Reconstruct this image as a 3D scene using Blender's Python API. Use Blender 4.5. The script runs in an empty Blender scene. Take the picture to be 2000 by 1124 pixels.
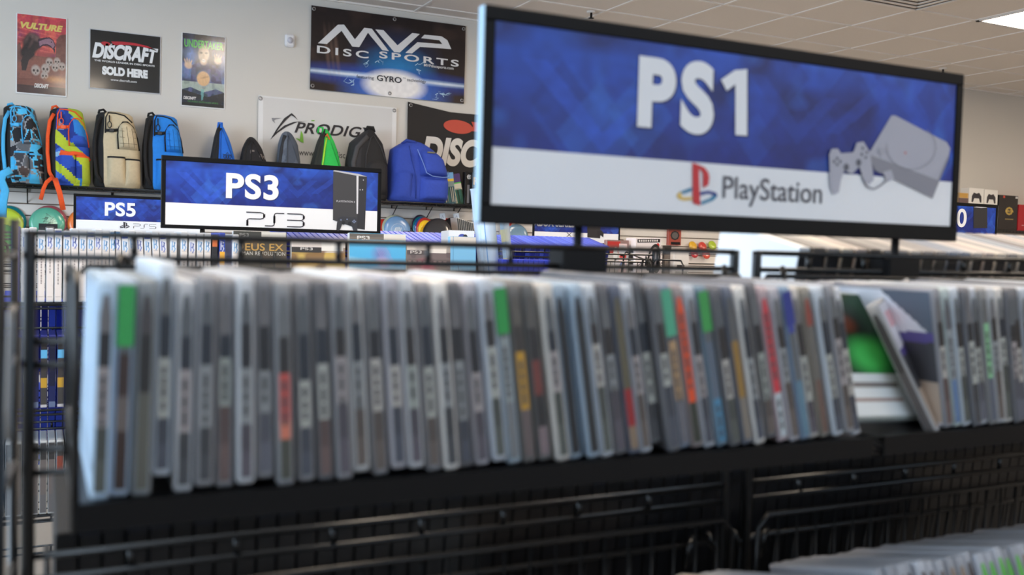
import bpy, math, random
import numpy as np
from mathutils import Vector, Matrix, Euler
random.seed(7)
R = math.radians
SC = bpy.context.scene
COL = SC.collection

# ------------------------------------------------------------------ camera
CAM_Z = 1.13                                  # eye height; x runs along the back wall, y towards it
F, YAW, PITCH, ROLL = 1892.17, -0.455533, -0.04271, 0.027439
def _axes():
    cy, sy = math.cos(YAW), math.sin(YAW)
    fwd, right, up = Vector((-sy, cy, 0)), Vector((cy, sy, 0)), Vector((0, 0, 1))
    cp, sp = math.cos(PITCH), math.sin(PITCH)
    w = fwd*cp + up*sp; u = up*cp - fwd*sp
    cr, sr = math.cos(ROLL), math.sin(ROLL)
    return right*cr + u*sr, u*cr - right*sr, w
AR, AU, AW = _axes()
cam = bpy.data.objects.new('camera', bpy.data.cameras.new('camera'))
COL.objects.link(cam)
m = Matrix((AR, AU, -AW)).transposed().to_4x4(); m.translation = (0, 0, CAM_Z)
cam.matrix_world = m
cam.data.sensor_width = 36; cam.data.lens = F*36/2000
cam.data.clip_start = 0.02
cam.data.dof.use_dof = True
cam.data.dof.focus_distance = 3.6
cam.data.dof.aperture_fstop = 5.8
SC.camera = cam
def at(px, py, n):                            # the point at distance n (towards the back wall) seen at a pixel
    d = AW + AR*((px-1000)/F) - AU*((py-562)/F)
    p = d*(n/d.y)
    return Vector((p.x, p.y, p.z+CAM_Z))
def ux(px, py, n): return at(px, py, n).x

# ------------------------------------------------------------------ light, world, exposure
SC.view_settings.view_transform = 'Standard'
SC.view_settings.look = 'None'
SC.view_settings.gamma = 1.0
SC.view_settings.use_curve_mapping = False
SC.view_settings.exposure = 0.16
SC.cycles.use_denoising = True
SC.cycles.max_bounces = 8
SC.cycles.transparent_max_bounces = 16
SC.cycles.caustics_reflective = False
SC.cycles.caustics_refractive = False
W = bpy.data.worlds.new('world'); SC.world = W; W.use_nodes = True
W.node_tree.nodes['Background'].inputs[0].default_value = (0.62, 0.78, 1.0, 1)
W.node_tree.nodes['Background'].inputs[1].default_value = 2.0
CEIL = CAM_Z + 1.768
NW = 7.06                                     # back wall
XL, XR, YF = -3.2, 11.4, -3.4                 # left wall, right wall, front wall
def area(name, loc, rot, sx, sy, power, col):
    l = bpy.data.lights.new(name, 'AREA'); l.shape = 'RECTANGLE'; l.size = sx; l.size_y = sy
    l.energy = power; l.color = col
    o = bpy.data.objects.new(name, l); o.location = loc; o.rotation_euler = rot; COL.objects.link(o); return o
DAY = (0.66, 0.83, 1.0)
area('daylight_left', (XL+.03, 2.2, 1.6), (0, R(-90), 0), 1.9, 5.0, 190, DAY)
area('front_fill', (1.6, YF+.03, 1.95), (R(90), 0, 0), 5.0, 1.3, 19, DAY)  # cool fill for the front faces; its source is added, out of view
TROFFER_STRENGTH = 24.0

# ------------------------------------------------------------------ colours and materials
def lin(c):
    c = c/255.0
    return c/12.92 if c <= .04045 else ((c+.055)/1.055)**2.4
def C(r, g, b): return (lin(r), lin(g), lin(b), 1.0)
def mat(name, color=None, rough=.5, metal=0, spec=.5, noise=0, nscale=20, bump=0, bscale=200, attr=False, coat=0, sss=0):
    M = bpy.data.materials.new(name); M.use_nodes = True
    nt = M.node_tree; b = nt.nodes['Principled BSDF']
    b.inputs['Roughness'].default_value = rough; b.inputs['Metallic'].default_value = metal
    b.inputs['Specular IOR Level'].default_value = spec
    if coat: b.inputs['Coat Weight'].default_value = coat; b.inputs['Coat Roughness'].default_value = .08
    if sss: b.inputs['Subsurface Weight'].default_value = sss; b.inputs['Subsurface Radius'].default_value = (1, 1, 1); b.inputs['Subsurface Scale'].default_value = .045
    src = None
    if attr:
        a = nt.nodes.new('ShaderNodeAttribute'); a.attribute_name = 'Col'; src = a.outputs['Color']
    elif color: b.inputs['Base Color'].default_value = color
    if noise or bump:
        tc = nt.nodes.new('ShaderNodeTexCoord')
    if noise:
        n = nt.nodes.new('ShaderNodeTexNoise'); n.inputs['Scale'].default_value = nscale; n.inputs['Detail'].default_value = 5
        nt.links.new(tc.outputs['Object'], n.inputs['Vector'])
        mr = nt.nodes.new('ShaderNodeMapRange'); mr.inputs[3].default_value = 1-noise; mr.inputs[4].default_value = 1+noise
        nt.links.new(n.outputs['Fac'], mr.inputs[0])
        mx = nt.nodes.new('ShaderNodeMix'); mx.data_type = 'RGBA'; mx.blend_type = 'MULTIPLY'; mx.inputs[0].default_value = 1
        if src: nt.links.new(src, mx.inputs[6])
        else: mx.inputs[6].default_value = color
        nt.links.new(mr.outputs[0], mx.inputs[7]); src = mx.outputs[2]
    if src: nt.links.new(src, b.inputs['Base Color'])
    if bump:
        n2 = nt.nodes.new('ShaderNodeTexNoise'); n2.inputs['Scale'].default_value = bscale; n2.inputs['Detail'].default_value = 3
        nt.links.new(tc.outputs['Object'], n2.inputs['Vector'])
        bp = nt.nodes.new('ShaderNodeBump'); bp.inputs['Strength'].default_value = bump; bp.inputs['Distance'].default_value = .004
        nt.links.new(n2.outputs['Fac'], bp.inputs['Height']); nt.links.new(bp.outputs[0], b.inputs['Normal'])
    return M
M = dict(
    wall=mat('wall_paint', C(216, 212, 205), .75, noise=.02, nscale=3, bump=.1, bscale=300),
    ceil=mat('ceiling_tile', C(236, 230, 224), .9, noise=.05, nscale=120, bump=.25, bscale=150),
    tbar=mat('ceiling_tee', C(240, 235, 230), .5),
    floor=mat('floor_tile', C(128, 122, 116), .4, noise=.08, nscale=6),
    print=mat('printed_card', None, .45, attr=True),
    gloss=mat('printed_gloss', None, .18, attr=True, coat=.3),
    vinyl=mat('banner_vinyl', None, .5, attr=True, spec=.25, bump=.05, bscale=12),
    cloth=mat('pack_fabric', None, .85, attr=True, noise=.12, nscale=60, bump=.35, bscale=90),
    plast=mat('plastic', None, .3, attr=True),
    wire=mat('black_wire', C(10, 10, 11), .3, spec=.48),
    black=mat('black_plastic', C(12, 11, 12), .5, spec=.18),
    shell=mat('jewel_plastic', None, .38, attr=True, spec=.25, sss=.5),
    case=mat('case_plastic', None, .4, attr=True, spec=.35),
    slat=mat('slatwall', C(240, 234, 227), .5, noise=.02, nscale=4),
    groove=mat('slat_groove', C(120, 104, 90), .6),
    white=mat('white_plastic', C(225, 225, 225), .4),
    steel=mat('steel', C(170, 170, 172), .3, metal=.9),
)
def emit(name, col, s):
    X = bpy.data.materials.new(name); X.use_nodes = True; nt = X.node_tree
    nt.nodes.remove(nt.nodes['Principled BSDF'])
    e = nt.nodes.new('ShaderNodeEmission'); e.inputs[0].default_value = col; e.inputs[1].default_value = s
    nt.links.new(e.outputs[0], nt.nodes['Material Output'].inputs[0]); return X
M['lamp'] = emit('lamp_lens', (1.0, .84, .67, 1), TROFFER_STRENGTH)
def clear(name, fac, tint):
    X = bpy.data.materials.new(name); X.use_nodes = True; nt = X.node_tree
    nt.nodes.remove(nt.nodes['Principled BSDF'])
    t = nt.nodes.new('ShaderNodeBsdfTransparent'); t.inputs[0].default_value = tint
    g = nt.nodes.new('ShaderNodeBsdfPrincipled'); g.inputs['Base Color'].default_value = C(205, 222, 240); g.inputs['Roughness'].default_value = .08
    lw = nt.nodes.new('ShaderNodeLayerWeight'); lw.inputs[0].default_value = fac
    mx = nt.nodes.new('ShaderNodeMixShader')
    nt.links.new(lw.outputs['Facing'], mx.inputs[0]); nt.links.new(t.outputs[0], mx.inputs[1]); nt.links.new(g.outputs[0], mx.inputs[2])
    nt.links.new(mx.outputs[0], nt.nodes['Material Output'].inputs[0]); return X
M['clear'] = clear('clear_plastic', .62, (.92, .96, 1, 1))

# ------------------------------------------------------------------ mesh helpers
class MB:
    """collects shapes (with a colour for each face) and links them as ONE mesh object"""
    def __init__(s): s.v = []; s.f = []; s.c = []; s.col = (.5, .5, .5, 1); s.smooth = False; s.sm = []
    def face(s, idx, col=None):
        s.f.append(tuple(idx)); s.c.append(col or s.col); s.sm.append(s.smooth)
    def add(s, verts, faces, col=None):
        b = len(s.v); s.v.extend(tuple(p) for p in verts)
        for f in faces: s.face([b+i for i in f], col)
    def box(s, lo, hi, col=None, ch=0.0, mtx=None):
        x0, y0, z0 = lo; x1, y1, z1 = hi
        if ch <= 0:
            vs = [(x, y, z) for x in (x0, x1) for y in (y0, y1) for z in (z0, z1)]
            fs = [(0,1,3,2),(4,6,7,5),(0,4,5,1),(2,3,7,6),(0,2,6,4),(1,5,7,3)]
        else:
            vs = []; idx = {}
            c3 = ((x0, x1), (y0, y1), (z0, z1))
            for ax in range(3):
                for i in (0, 1):
                    for j in (0, 1):
                        for k in (0, 1):
                            p = []
                            for a, t in enumerate((i, j, k)):
                                q = c3[a][t]
                                if a != ax: q += ch if t == 0 else -ch
                                p.append(q)
                            idx[(ax, i, j, k)] = len(vs); vs.append(tuple(p))
            fs = []
            g = lambda ax, *t: idx[(ax,)+t]
            for t in (0, 1):
                fs.append([g(0,t,0,0), g(0,t,1,0), g(0,t,1,1), g(0,t,0,1)] if t else [g(0,t,0,0), g(0,t,0,1), g(0,t,1,1), g(0,t,1,0)])
                fs.append([g(1,0,t,0), g(1,0,t,1), g(1,1,t,1), g(1,1,t,0)] if t else [g(1,0,t,0), g(1,1,t,0), g(1,1,t,1), g(1,0,t,1)])
                fs.append([g(2,0,0,t), g(2,1,0,t), g(2,1,1,t), g(2,0,1,t)] if t else [g(2,0,0,t), g(2,0,1,t), g(2,1,1,t), g(2,1,0,t)])
            for i in (0, 1):
                for j in (0, 1):
                    fs.append([g(0,i,j,0), g(0,i,j,1), g(1,i,j,1), g(1,i,j,0)])
                    fs.append([g(0,i,0,j), g(0,i,1,j), g(2,i,1,j), g(2,i,0,j)])
                    fs.append([g(1,0,i,j), g(1,1,i,j), g(2,1,i,j), g(2,0,i,j)])
            for i in (0, 1):
                for j in (0, 1):
                    for k in (0, 1): fs.append([g(0,i,j,k), g(1,i,j,k), g(2,i,j,k)])
        if mtx: vs = [mtx @ Vector(p) for p in vs]
        s.add(vs, fs, col)
    def tube(s, pts, r, seg=7, col=None, caps=True, flat=None):
        """round bar along a polyline; flat=(a,b) makes a ribbon-like ellipse section"""
        pts = [Vector(p) for p in pts]; n = len(pts); b = len(s.v)
        sm = s.smooth; s.smooth = True
        up = None
        for i, p in enumerate(pts):
            d = (pts[min(i+1, n-1)]-pts[max(i-1, 0)]).normalized()
            if up is None:
                up = Vector((0, 1, 0)) if abs(d.y) < .9 else Vector((1, 0, 0))
            side = d.cross(up).normalized(); up = side.cross(d).normalized()
            ra, rb = flat if flat else (r, r)
            for k in range(seg):
                a = 2*math.pi*k/seg
                q = p + side*(math.cos(a)*ra) + up*(math.sin(a)*rb); s.v.append(tuple(q))
        for i in range(n-1):
            for k in range(seg):
                k2 = (k+1) % seg
                s.face((b+i*seg+k, b+i*seg+k2, b+(i+1)*seg+k2, b+(i+1)*seg+k), col)
        if caps:
            s.face([b+k for k in range(seg)][::-1], col); s.face([b+(n-1)*seg+k for k in range(seg)], col)
        s.smooth = sm
    def poly(s, pts, y=0.0, col=None):
        """flat polygon, (x,z) points, at depth y"""
        b = len(s.v); s.v.extend((p[0], y, p[1]) for p in pts); 
        a = sum(pts[i][0]*pts[(i+1) % len(pts)][1]-pts[(i+1) % len(pts)][0]*pts[i][1] for i in range(len(pts)))
        idx = list(range(b, b+len(pts)))
        s.face(idx if a > 0 else idx[::-1], col)
    def rect(s, x0, z0, x1, z1, y=0.0, col=None): s.poly([(x0, z0), (x1, z0), (x1, z1), (x0, z1)], y, col)
    def prism(s, pts, y0, y1, col=None):
        n = len(pts); b = len(s.v)
        a = sum(pts[i][0]*pts[(i+1) % n][1]-pts[(i+1) % n][0]*pts[i][1] for i in range(n))
        if a < 0: pts = pts[::-1]
        s.v.extend((p[0], y0, p[1]) for p in pts); s.v.extend((p[0], y1, p[1]) for p in pts)
        s.face(range(b, b+n), col); s.face(list(range(b+n, b+2*n))[::-1], col)
        for i in range(n):
            j = (i+1) % n; s.face((b+j, b+i, b+n+i, b+n+j), col)
    def ell(s, cx, cz, rx, rz, y=0.0, col=None, seg=28, rot=0):
        c, q = math.cos(rot), math.sin(rot)
        P = []
        for k in range(seg):
            a = 2*math.pi*k/seg; x, z = rx*math.cos(a), rz*math.sin(a)
            P.append((cx+x*c-z*q, cz+x*q+z*c))
        s.poly(P, y, col)
    def stroke(s, pts, w, y=0.0, col=None, w2=None):
        """printed line of width w along (x,z) points"""
        P = [Vector((p[0], p[1])) for p in pts]; L = []; Q = []
        for i, p in enumerate(P):
            d = (P[min(i+1, len(P)-1)]-P[max(i-1, 0)]); d.normalize(); nn = Vector((-d.y, d.x))
            ww = w if w2 is None else w+(w2-w)*i/(len(P)-1)
            L.append(p+nn*ww/2); Q.append(p-nn*ww/2)
        b = len(s.v)
        for a, c in zip(L, Q): s.v.append((a.x, y, a.y)); s.v.append((c.x, y, c.y))
        for i in range(len(P)-1): s.face((b+2*i, b+2*i+1, b+2*i+3, b+2*i+2), col)
    def text(s, body, x0, z0, x1, z1, y=0.0, col=None, bold=0.0, shear=0.0, space=1.0):
        """lettering fitted into the box"""
        cu = bpy.data.curves.new('t', 'FONT'); cu.body = body; cu.offset = bold; cu.shear = shear; cu.space_character = space
        cu.resolution_u = 6
        o = bpy.data.objects.new('t', cu); COL.objects.link(o)
        me = bpy.data.meshes.new_from_object(o.evaluated_get(bpy.context.evaluated_depsgraph_get()))
        V = [v.co.copy() for v in me.vertices]; Fs = [list(p.vertices) for p in me.polygons if p.normal.z > 0 or True]
        bpy.data.objects.remove(o); bpy.data.curves.remove(cu); bpy.data.meshes.remove(me)
        if not V: return
        a0, a1 = min(v.x for v in V), max(v.x for v in V); b0, b1 = min(v.y for v in V), max(v.y for v in V)
        sx, sz = (x1-x0)/max(a1-a0, 1e-6), (z1-z0)/max(b1-b0, 1e-6)
        b = len(s.v)
        s.v.extend((x0+(v.x-a0)*sx, y, z0+(v.y-b0)*sz) for v in V)
        for f in Fs: s.face([b+i for i in f], col)
    def raster(s, img, x0, z0, x1, z1, y=0.0, warp=None):
        """a printed picture: grid of coloured faces; img[row from top][col] = linear rgb"""
        h, w = img.shape[:2]; b = len(s.v)
        for j in range(h+1):
            for i in range(w+1):
                x, z = x0+(x1-x0)*i/w, z1+(z0-z1)*j/h
                if warp: s.v.append(warp(i/w, 1-j/h, x, y, z))
                else: s.v.append((x, y, z))
        for j in range(h):
            for i in range(w):
                a = b+j*(w+1)+i; c = img[j, i]
                s.face((a, a+w+1, a+w+2, a+1), (float(c[0]), float(c[1]), float(c[2]), 1.0))
    def build(s, name, material, parent=None, loc=None, rot=None):
        me = bpy.data.meshes.new(name); me.from_pydata(s.v, [], s.f)
        at_ = me.color_attributes.new('Col', 'FLOAT_COLOR', 'CORNER')
        buf = np.empty(len(me.loops)*4, np.float32); k = 0
        for f, c in zip(s.f, s.c):
            n = len(f); buf[k*4:(k+n)*4] = np.tile(np.array(c, np.float32), n); k += n
        at_.data.foreach_set('color', buf)
        me.polygons.foreach_set('use_smooth', s.sm)
        me.materials.append(material); me.update()
        o = bpy.data.objects.new(name, me); COL.objects.link(o)
        if parent: o.parent = parent
        if loc is not None: o.location = loc
        if rot is not None: o.rotation_euler = rot
        return o
def tag(o, label=None, cat=None, group=None, kind=None):
    if label: o['label'] = label
    if cat: o['category'] = cat
    if group: o['group'] = group
    if kind: o['kind'] = kind
    return o
def empty(name, loc, rot=(0, 0, 0)):
    o = bpy.data.objects.new(name, None); COL.objects.link(o); o.location = loc; o.rotation_euler = rot; o.empty_display_size = .05
    return o
def struct(name, mb, material): return tag(mb.build(name, material), kind='structure')
ONES = 'zero first second third fourth fifth sixth seventh eighth ninth tenth eleventh twelfth thirteenth fourteenth fifteenth sixteenth seventeenth eighteenth nineteenth'.split()
TENS = {2: 'twent', 3: 'thirt', 4: 'fort', 5: 'fift', 6: 'sixt', 7: 'sevent', 8: 'eight', 9: 'ninet'}
def nth(k):
    if k < 20: return ONES[k]
    return TENS[k//10]+'ieth' if k % 10 == 0 else TENS[k//10]+'y-'+ONES[k % 10]

# ---- printed pictures made as small rasters
def vnoise(h, w, cell, seed):
    g = np.random.RandomState(seed).rand(int(h/cell)+3, int(w/cell)+3)
    yy, xx = np.mgrid[0:h, 0:w]/cell
    i, j = yy.astype(int), xx.astype(int); a, b = yy-i, xx-j
    a, b = a*a*(3-2*a), b*b*(3-2*b)
    return (g[i, j]*(1-a)*(1-b)+g[i+1, j]*a*(1-b)+g[i, j+1]*(1-a)*b+g[i+1, j+1]*a*b)
class Pic:
    def __init__(s, w, h, top, bot=None):
        s.w, s.h = w, h; s.yy, s.xx = (np.mgrid[0:h, 0:w]+.5); s.X, s.Y = s.xx/w, s.yy/h
        t = s.Y[..., None]; s.a = np.array(top[:3])*(1-t)+np.array((bot or top)[:3])*t
    def blend(s, m, col): m = np.clip(m, 0, 1)[..., None]; s.a = s.a*(1-m)+np.array(col[:3])*m
    def ell(s, cx, cy, rx, ry, col, soft=.15, rot=0, k=1):
        asp = s.h/s.w; dx, dy = s.X-cx, (s.Y-cy)*asp; c, q = math.cos(rot), math.sin(rot)
        d = np.sqrt(((dx*c+dy*q)/rx)**2+((-dx*q+dy*c)/(ry*asp))**2); s.blend(k*(1-d)/soft+.0, col)
    def poly(s, P, col, k=1):
        ins = np.zeros((s.h, s.w), bool); n = len(P)
        for i in range(n):
            x0, y0 = P[i]; x1, y1 = P[(i+1) % n]
            if y0 == y1: continue
            c = ((y0 > s.Y) != (y1 > s.Y)) & (s.X < (x1-x0)*(s.Y-y0)/(y1-y0)+x0); ins ^= c
        s.blend(ins*k, col)
    def noise(s, cell, amt, seed): s.a = s.a*(1+amt*(vnoise(s.h, s.w, cell, seed)-.5)[..., None]*2)
    def tint(s, cell, thr, col, seed, soft=.1, k=1): s.blend(k*np.clip((vnoise(s.h, s.w, cell, seed)-thr)/soft, 0, 1), col)
def diamond_blue(w=285, h=69, seed=1):
    p = Pic(w, h, C(62, 112, 208), C(40, 58, 150))
    rnd = random.Random(seed)
    asp = h/w
    p.tint(24, .52, C(34, 46, 118), seed+3, .35, .75); p.tint(13, .6, C(84, 140, 226), seed+9, .3, .45)
    for k in range(16):
        cx, cy, sz = rnd.random(), rnd.random()*1.1-.25, rnd.uniform(.05, .12)
        col = rnd.choice([C(86, 140, 225), C(44, 62, 150), C(70, 118, 214), C(36, 50, 128)])
        p.poly([(cx-sz*.7, cy), (cx, cy-sz/asp), (cx+sz*.7, cy), (cx, cy+sz/asp)], col, .32)
    for cx, by, s2, k in ((.195, .93, .20, .55), (.82, .1, -.2, .3), (.6, .7, .16, .25)):
        t = .035
        p.poly([(cx-s2*.75, by-s2*4.2*.8), (cx-s2*.75+t*1.3, by-s2*4.2*.8), (cx, by-.12), (cx+s2*.6-t, by-s2*4.2*.62), (cx+s2*.6, by-s2*4.2*.62), (cx, by+.06)], C(72, 116, 220), k)
    p.noise(5, .12, seed+20)
    return (p.a/ .42)**1.25*.42*.66*np.array([.8, .95, 1.08])

# ================================================================== the room
mb = MB(); mb.box((XL, YF, -.05), (XR, NW+.1, 0)); struct('floor', mb, M['floor'])
mb = MB(); mb.box((XL-.1, YF-.1, CEIL), (XR+.1, NW+.1, CEIL+.05)); struct('ceiling', mb, M['ceil'])
mb = MB(); mb.box((XL-.1, NW, 0), (XR+.1, NW+.1, CEIL)); struct('wall_back', mb, M['wall'])
mb = MB(); mb.box((XR, YF-.1, 0), (XR+.1, NW, CEIL)); struct('wall_right', mb, M['wall'])
mb = MB()
for lo, hi in (((XL-.1, 0), (XR, 1.3)), ((XL-.1, 2.6), (XR, CEIL)), ((XL-.1, 1.3), (-.9, 2.6)), ((4.1, 1.3), (XR, 2.6))):
    mb.box((lo[0], YF-.1, lo[1]), (hi[0], YF, hi[1]))
struct('wall_front', mb, M['wall'])
mb = MB()
for x in (-.9, .35, 1.6, 2.85, 4.06): mb.box((x, YF-.08, 1.3), (x+.04, YF-.02, 2.6))
for z in (1.3, 2.56): mb.box((-.9, YF-.08, z), (4.1, YF-.02, z+.04))
struct('fill_window', mb, M['steel'])  # unseen window, added to go with the cool front fill
# left wall with the shop window
mb = MB()
for lo, hi in (((YF, 0), (NW, .6)), ((YF, 2.6), (NW, CEIL)), ((YF, .6), (-.3, 2.6)), ((4.7, .6), (NW, 2.6))):
    mb.box((XL-.1, lo[0], lo[1]), (XL, hi[0], hi[1]))
struct('wall_left', mb, M['wall'])
mb = MB()
for y in (-.3, .95, 2.2, 3.45, 4.66): mb.box((XL-.08, y, .6), (XL-.02, y+.04, 2.6))
for z in (.6, 2.56): mb.box((XL-.08, -.3, z), (XL-.02, 4.7, z+.04))
struct('window_1', mb, M['steel'])
# suspended ceiling grid
GU, GN, TS = 5.612, 5.035, .6096
mb = MB()
k = -14
for k in range(-14, 10):
    u = GU+TS*k
    if XL < u < XR: mb.box((u-.012, YF, CEIL-.006), (u+.012, NW, CEIL+.001))
for k in range(-13, 4):
    n = GN+TS*k
    if YF < n < NW: mb.box((XL, n-.012, CEIL-.007), (XR, n+.012, CEIL+.001))
mb.box((XL, NW-.022, CEIL-.012), (XR, NW, CEIL))
struct('trim_1', mb, M['tbar'])
# slatwall
mb = MB(); SLZ = CAM_Z+.189
mb.col = C(120, 104, 90)
z = SLZ+.0762
mb.box((XL, NW-.010, .2), (XR, NW-.001, z))
struct('trim_2', mb, M['groove'])
mb = MB()
k = 1
while z-.0762*k > .25:
    mb.box((XL, NW-.022, z-.0762*k+.004), (XR, NW-.008, z-.0762*(k-1)-.004), None, .0015); k += 1
struct('trim_3', mb, M['slat'])

def troffer(u, n, label):
    t = empty('ceiling_light', (u+.3048, n+.6096, CEIL))
    f = MB(); a, b = .30, .605
    for lo, hi in (((-a, -b), (a, -b+.03)), ((-a, b-.03), (a, b)), ((-a, -b), (-a+.03, b)), ((a-.03, -b), (a, b))):
        f.box((lo[0], lo[1], -.012), (hi[0], hi[1], .0))
    f.build('light_frame', M['white'], t)
    d = MB(); d.box((-a+.025, -b+.025, -.006), (a-.025, b-.025, -.002)); d.build('diffuser', M['lamp'], t)
    tag(t, label, 'ceiling light', 'ceiling light panels')
troffer(GU+TS, GN-2*TS, 'bright rectangular ceiling light panel in the upper right corner near the vent')
for (a, b) in ((-3, -2), (-7, -2), (5, -2), (-9, -7), (-3, -7), (1, -7), (-3, -12)):
    troffer(GU+TS*a, GN+TS*b, 'rectangular ceiling light panel above the shop floor')
# air vent and sprinklers
t = empty('ceiling_vent', (GU-TS/2, GN-TS/2, CEIL))
f = MB()
for q in (.295, .23, .165, .10, .045):
    for s in (-1, 1):
        f.box((-q, s*q-.014, -.016), (q, s*q+.014, -.010)); f.box((s*q-.014, -q, -.016), (s*q+.014, q, -.010))
f.build('louvre', M['tbar'], t)
f = MB(); f.box((-.29, -.29, -.006), (.29, .29, -.001)); f.build('throat', M['groove'], t)
tag(t, 'square louvred air vent in the ceiling beside the bright light panel', 'vent')
def sprinkler(px, py, label):
    d = AW + AR*((px-1000)/F) - AU*((py-562)/F); d *= (CEIL-CAM_Z)/d.z
    t = empty('ceiling_sprinkler', (d.x, d.y, CEIL))
    f = MB(); f.tube([(0, 0, 0), (0, 0, -.012)], .035, 14); f.build('escutcheon', M['tbar'], t)
    f = MB(); f.tube([(0, 0, -.012), (0, 0, -.05)], .009, 8); f.tube([(0, 0, -.05), (0, 0, -.054)], .022, 10); f.build('sprinkler_head', M['black'], t)
    tag(t, label, 'sprinkler')
sprinkler(1842, 133, 'ceiling sprinkler above the right end of the PS1 sign')
sprinkler(1155, 22, 'ceiling sprinkler above the left half of the PS1 sign')

# ================================================================== slat-wire racks
def rack(name, u0s, n, label, z_top=CAM_Z, back=True, nv=8, zmin=.12):
    """double-sided gondola: uprights, slat-wire panels, feet"""
    t = empty(name, (u0s[0], n, 0))
    L = .622
    for k, u0 in enumerate(u0s):
        o = u0-u0s[0]
        p = MB()
        z = z_top
        while z > zmin:
            for dz in (0, -.0165):
                p.tube([(o+.004, 0, z+dz), (o+L-.004, 0, z+dz)], .0026, 6)
            for i in range(nv):
                x = o+.072+.0762*i
                if x < o+L-.02: p.tube([(x, .002, z-.0165), (x, .002, z)], .0026, 6)
            z -= .0762
        p.build('wire_panel', M['wire'], t)
        for x in (o+.004, o+L-.004):
            e = MB(); e.tube([(x, 0, .03), (x, 0, z_top-.004), (x, 0, z_top+.002)], .0046, 8)
            e.build('upright', M['wire'], t)
    e = u0s[-1]-u0s[0]+L
    for x in [o-u0s[0] for o in u0s]+[e]:
        f = MB()
        f.box((x-.02, -.26, 0), (x+.02, .26, .04)); f.tube([(x, -.22, .03), (x, 0, .25)], .008, 6); f.tube([(x, .22, .03), (x, 0, .25)], .008, 6)
        f.build('foot', M['wire'], t)
    return tag(t, label, 'rack')
NF = .752
rack('game_rack', [-.0095, .632, 1.268], NF, 'black wire gondola rack holding the front rows of clear jewel cases', zmin=CAM_Z-.25)
N3 = 2.59
rack('game_rack', [-.75+.634*k for k in range(4)], N3, 'black wire gondola rack standing across the aisle under the PS3 sign')
N5 = 4.86
rack('game_rack', [-.55+.634*k for k in range(7)], N5, 'black wire gondola rack in front of the back wall under the PS5 sign', nv=0)
# end frame beside the front rack
t = empty('rack_end_frame', (0, 0, 0))
f = MB()
for px, n_, r_ in ((28, .80, .0036), (0, .66, .0034)):
    x_ = ux(px, 650, n_); f.tube([(x_, n_, .03), (x_, n_, 1.14)], r_, 8)
a_, b_ = ux(28, 650, .80), ux(0, 650, .66)
for z in np.arange(.2, 1.14, .0762): f.tube([(a_, .80, z), (b_, .66, z)], .0025, 6)
f.build('end_grid', M['wire'], t)
f = MB(); f.tube([at(17, 860, .645), at(16, 800, .645), at(21, 640, .645), at(21, 612, .645), at(27, 600, .66)], .0019, 8, C(120, 112, 104)); f.build('lit_edge_bar', M['plast'], t)  # beige bar paints the highlight along the post edge
tag(t, 'black wire end frame at the left end of the front rack', 'rack')

def basket(loc, rot, L, D, H, label, group=None, strip=True, vstep=.0254, plain=False, sides=(0, 1), hooks=True):
    """wire basket: local x along the row, y from the spines (0) back to the panel (D), z up from the floor of the cases"""
    t = empty('wire_basket', loc, rot)
    p = MB(); zr = H
    r = .012
    if not plain: p.tube([(0, D, -.01), (0, D, zr-r), (r, D, zr), (L-r, D, zr), (L, D, zr-r), (L, D, -.01)], .0026, 7)
    x = vstep if not plain else L
    while x < L-.01: p.tube([(x, D, -.01), (x, D, zr)], .0012, 5); x += vstep
    if not plain: p.build('back_grid', M['wire'], t)
    p = MB(); x = .0
    while x <= L+.001: p.tube([(x, -.006, -.006), (x, D, -.006)], .0014, 5); x += vstep*2
    for y in (.03, .08, D-.01): p.tube([(0, y, -.008), (L, y, -.008)], .002, 6)
    if strip: p.box((.002, .0, -.0045), (L-.002, D-.004, -.0015))
    p.build('floor_grid', M['wire'], t)
    p = MB()
    p.tube([(0, -.006, -.002), (L, -.006, -.002)], .0028, 7); p.tube([(0, -.006, -.012), (L, -.006, -.012)], .0028, 7)
    if strip: p.box((.0, -.0095, -.015), (L, -.0060, .001))
    p.build('front_lip', M['black'], t)
    for x in [(0, L)[q] for q in sides]:
        p = MB()
        p.tube([(x, D, zr-.01), (x, D-.012, zr+.0), (x, .008, zr), (x, -.002, zr-.012), (x, -.004, -.015)], .0028, 7)
        p.tube([(x, D, .03), (x, -.004, .02)], .0018, 6)
        p.build('side_frame', M['wire'], t)
    for x in (() if plain or not hooks else (.03, L-.03)):
        p = MB()
        p.tube([(x, D, zr-.02), (x, D-.004, zr-.002), (x+.004, D+.004, zr+.008), (x+.01, D+.008, zr+.002), (x+.012, D+.008, zr-.02)], .003, 6)
        p.build('hook', M['wire'], t)
    return tag(t, label, 'basket', group)
ZB = CAM_Z-.1495
NS = .585                                     # spine plane of the upper front row
basket((.019, NS, ZB), (0, 0, 0), .597, .155, .127, 'black wire basket holding the long upper row of jewel cases, left bay', sides=(0,))
basket((.628, NS, ZB), (0, 0, 0), .616, .155, .127, 'black wire basket holding the upper row right of the tilted white case', sides=(1,))
TL = R(11)
ZL = CAM_Z-.385
for u, lb in ((.008, 'empty-fronted black wire basket under the upper row, left bay'), (.642, 'black wire basket holding the lowest jewel cases, right bay')):
    basket((u, .548, CAM_Z-.434), (0, 0, 0), .602, .194, .174, lb, sides=(), hooks=False)

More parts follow.
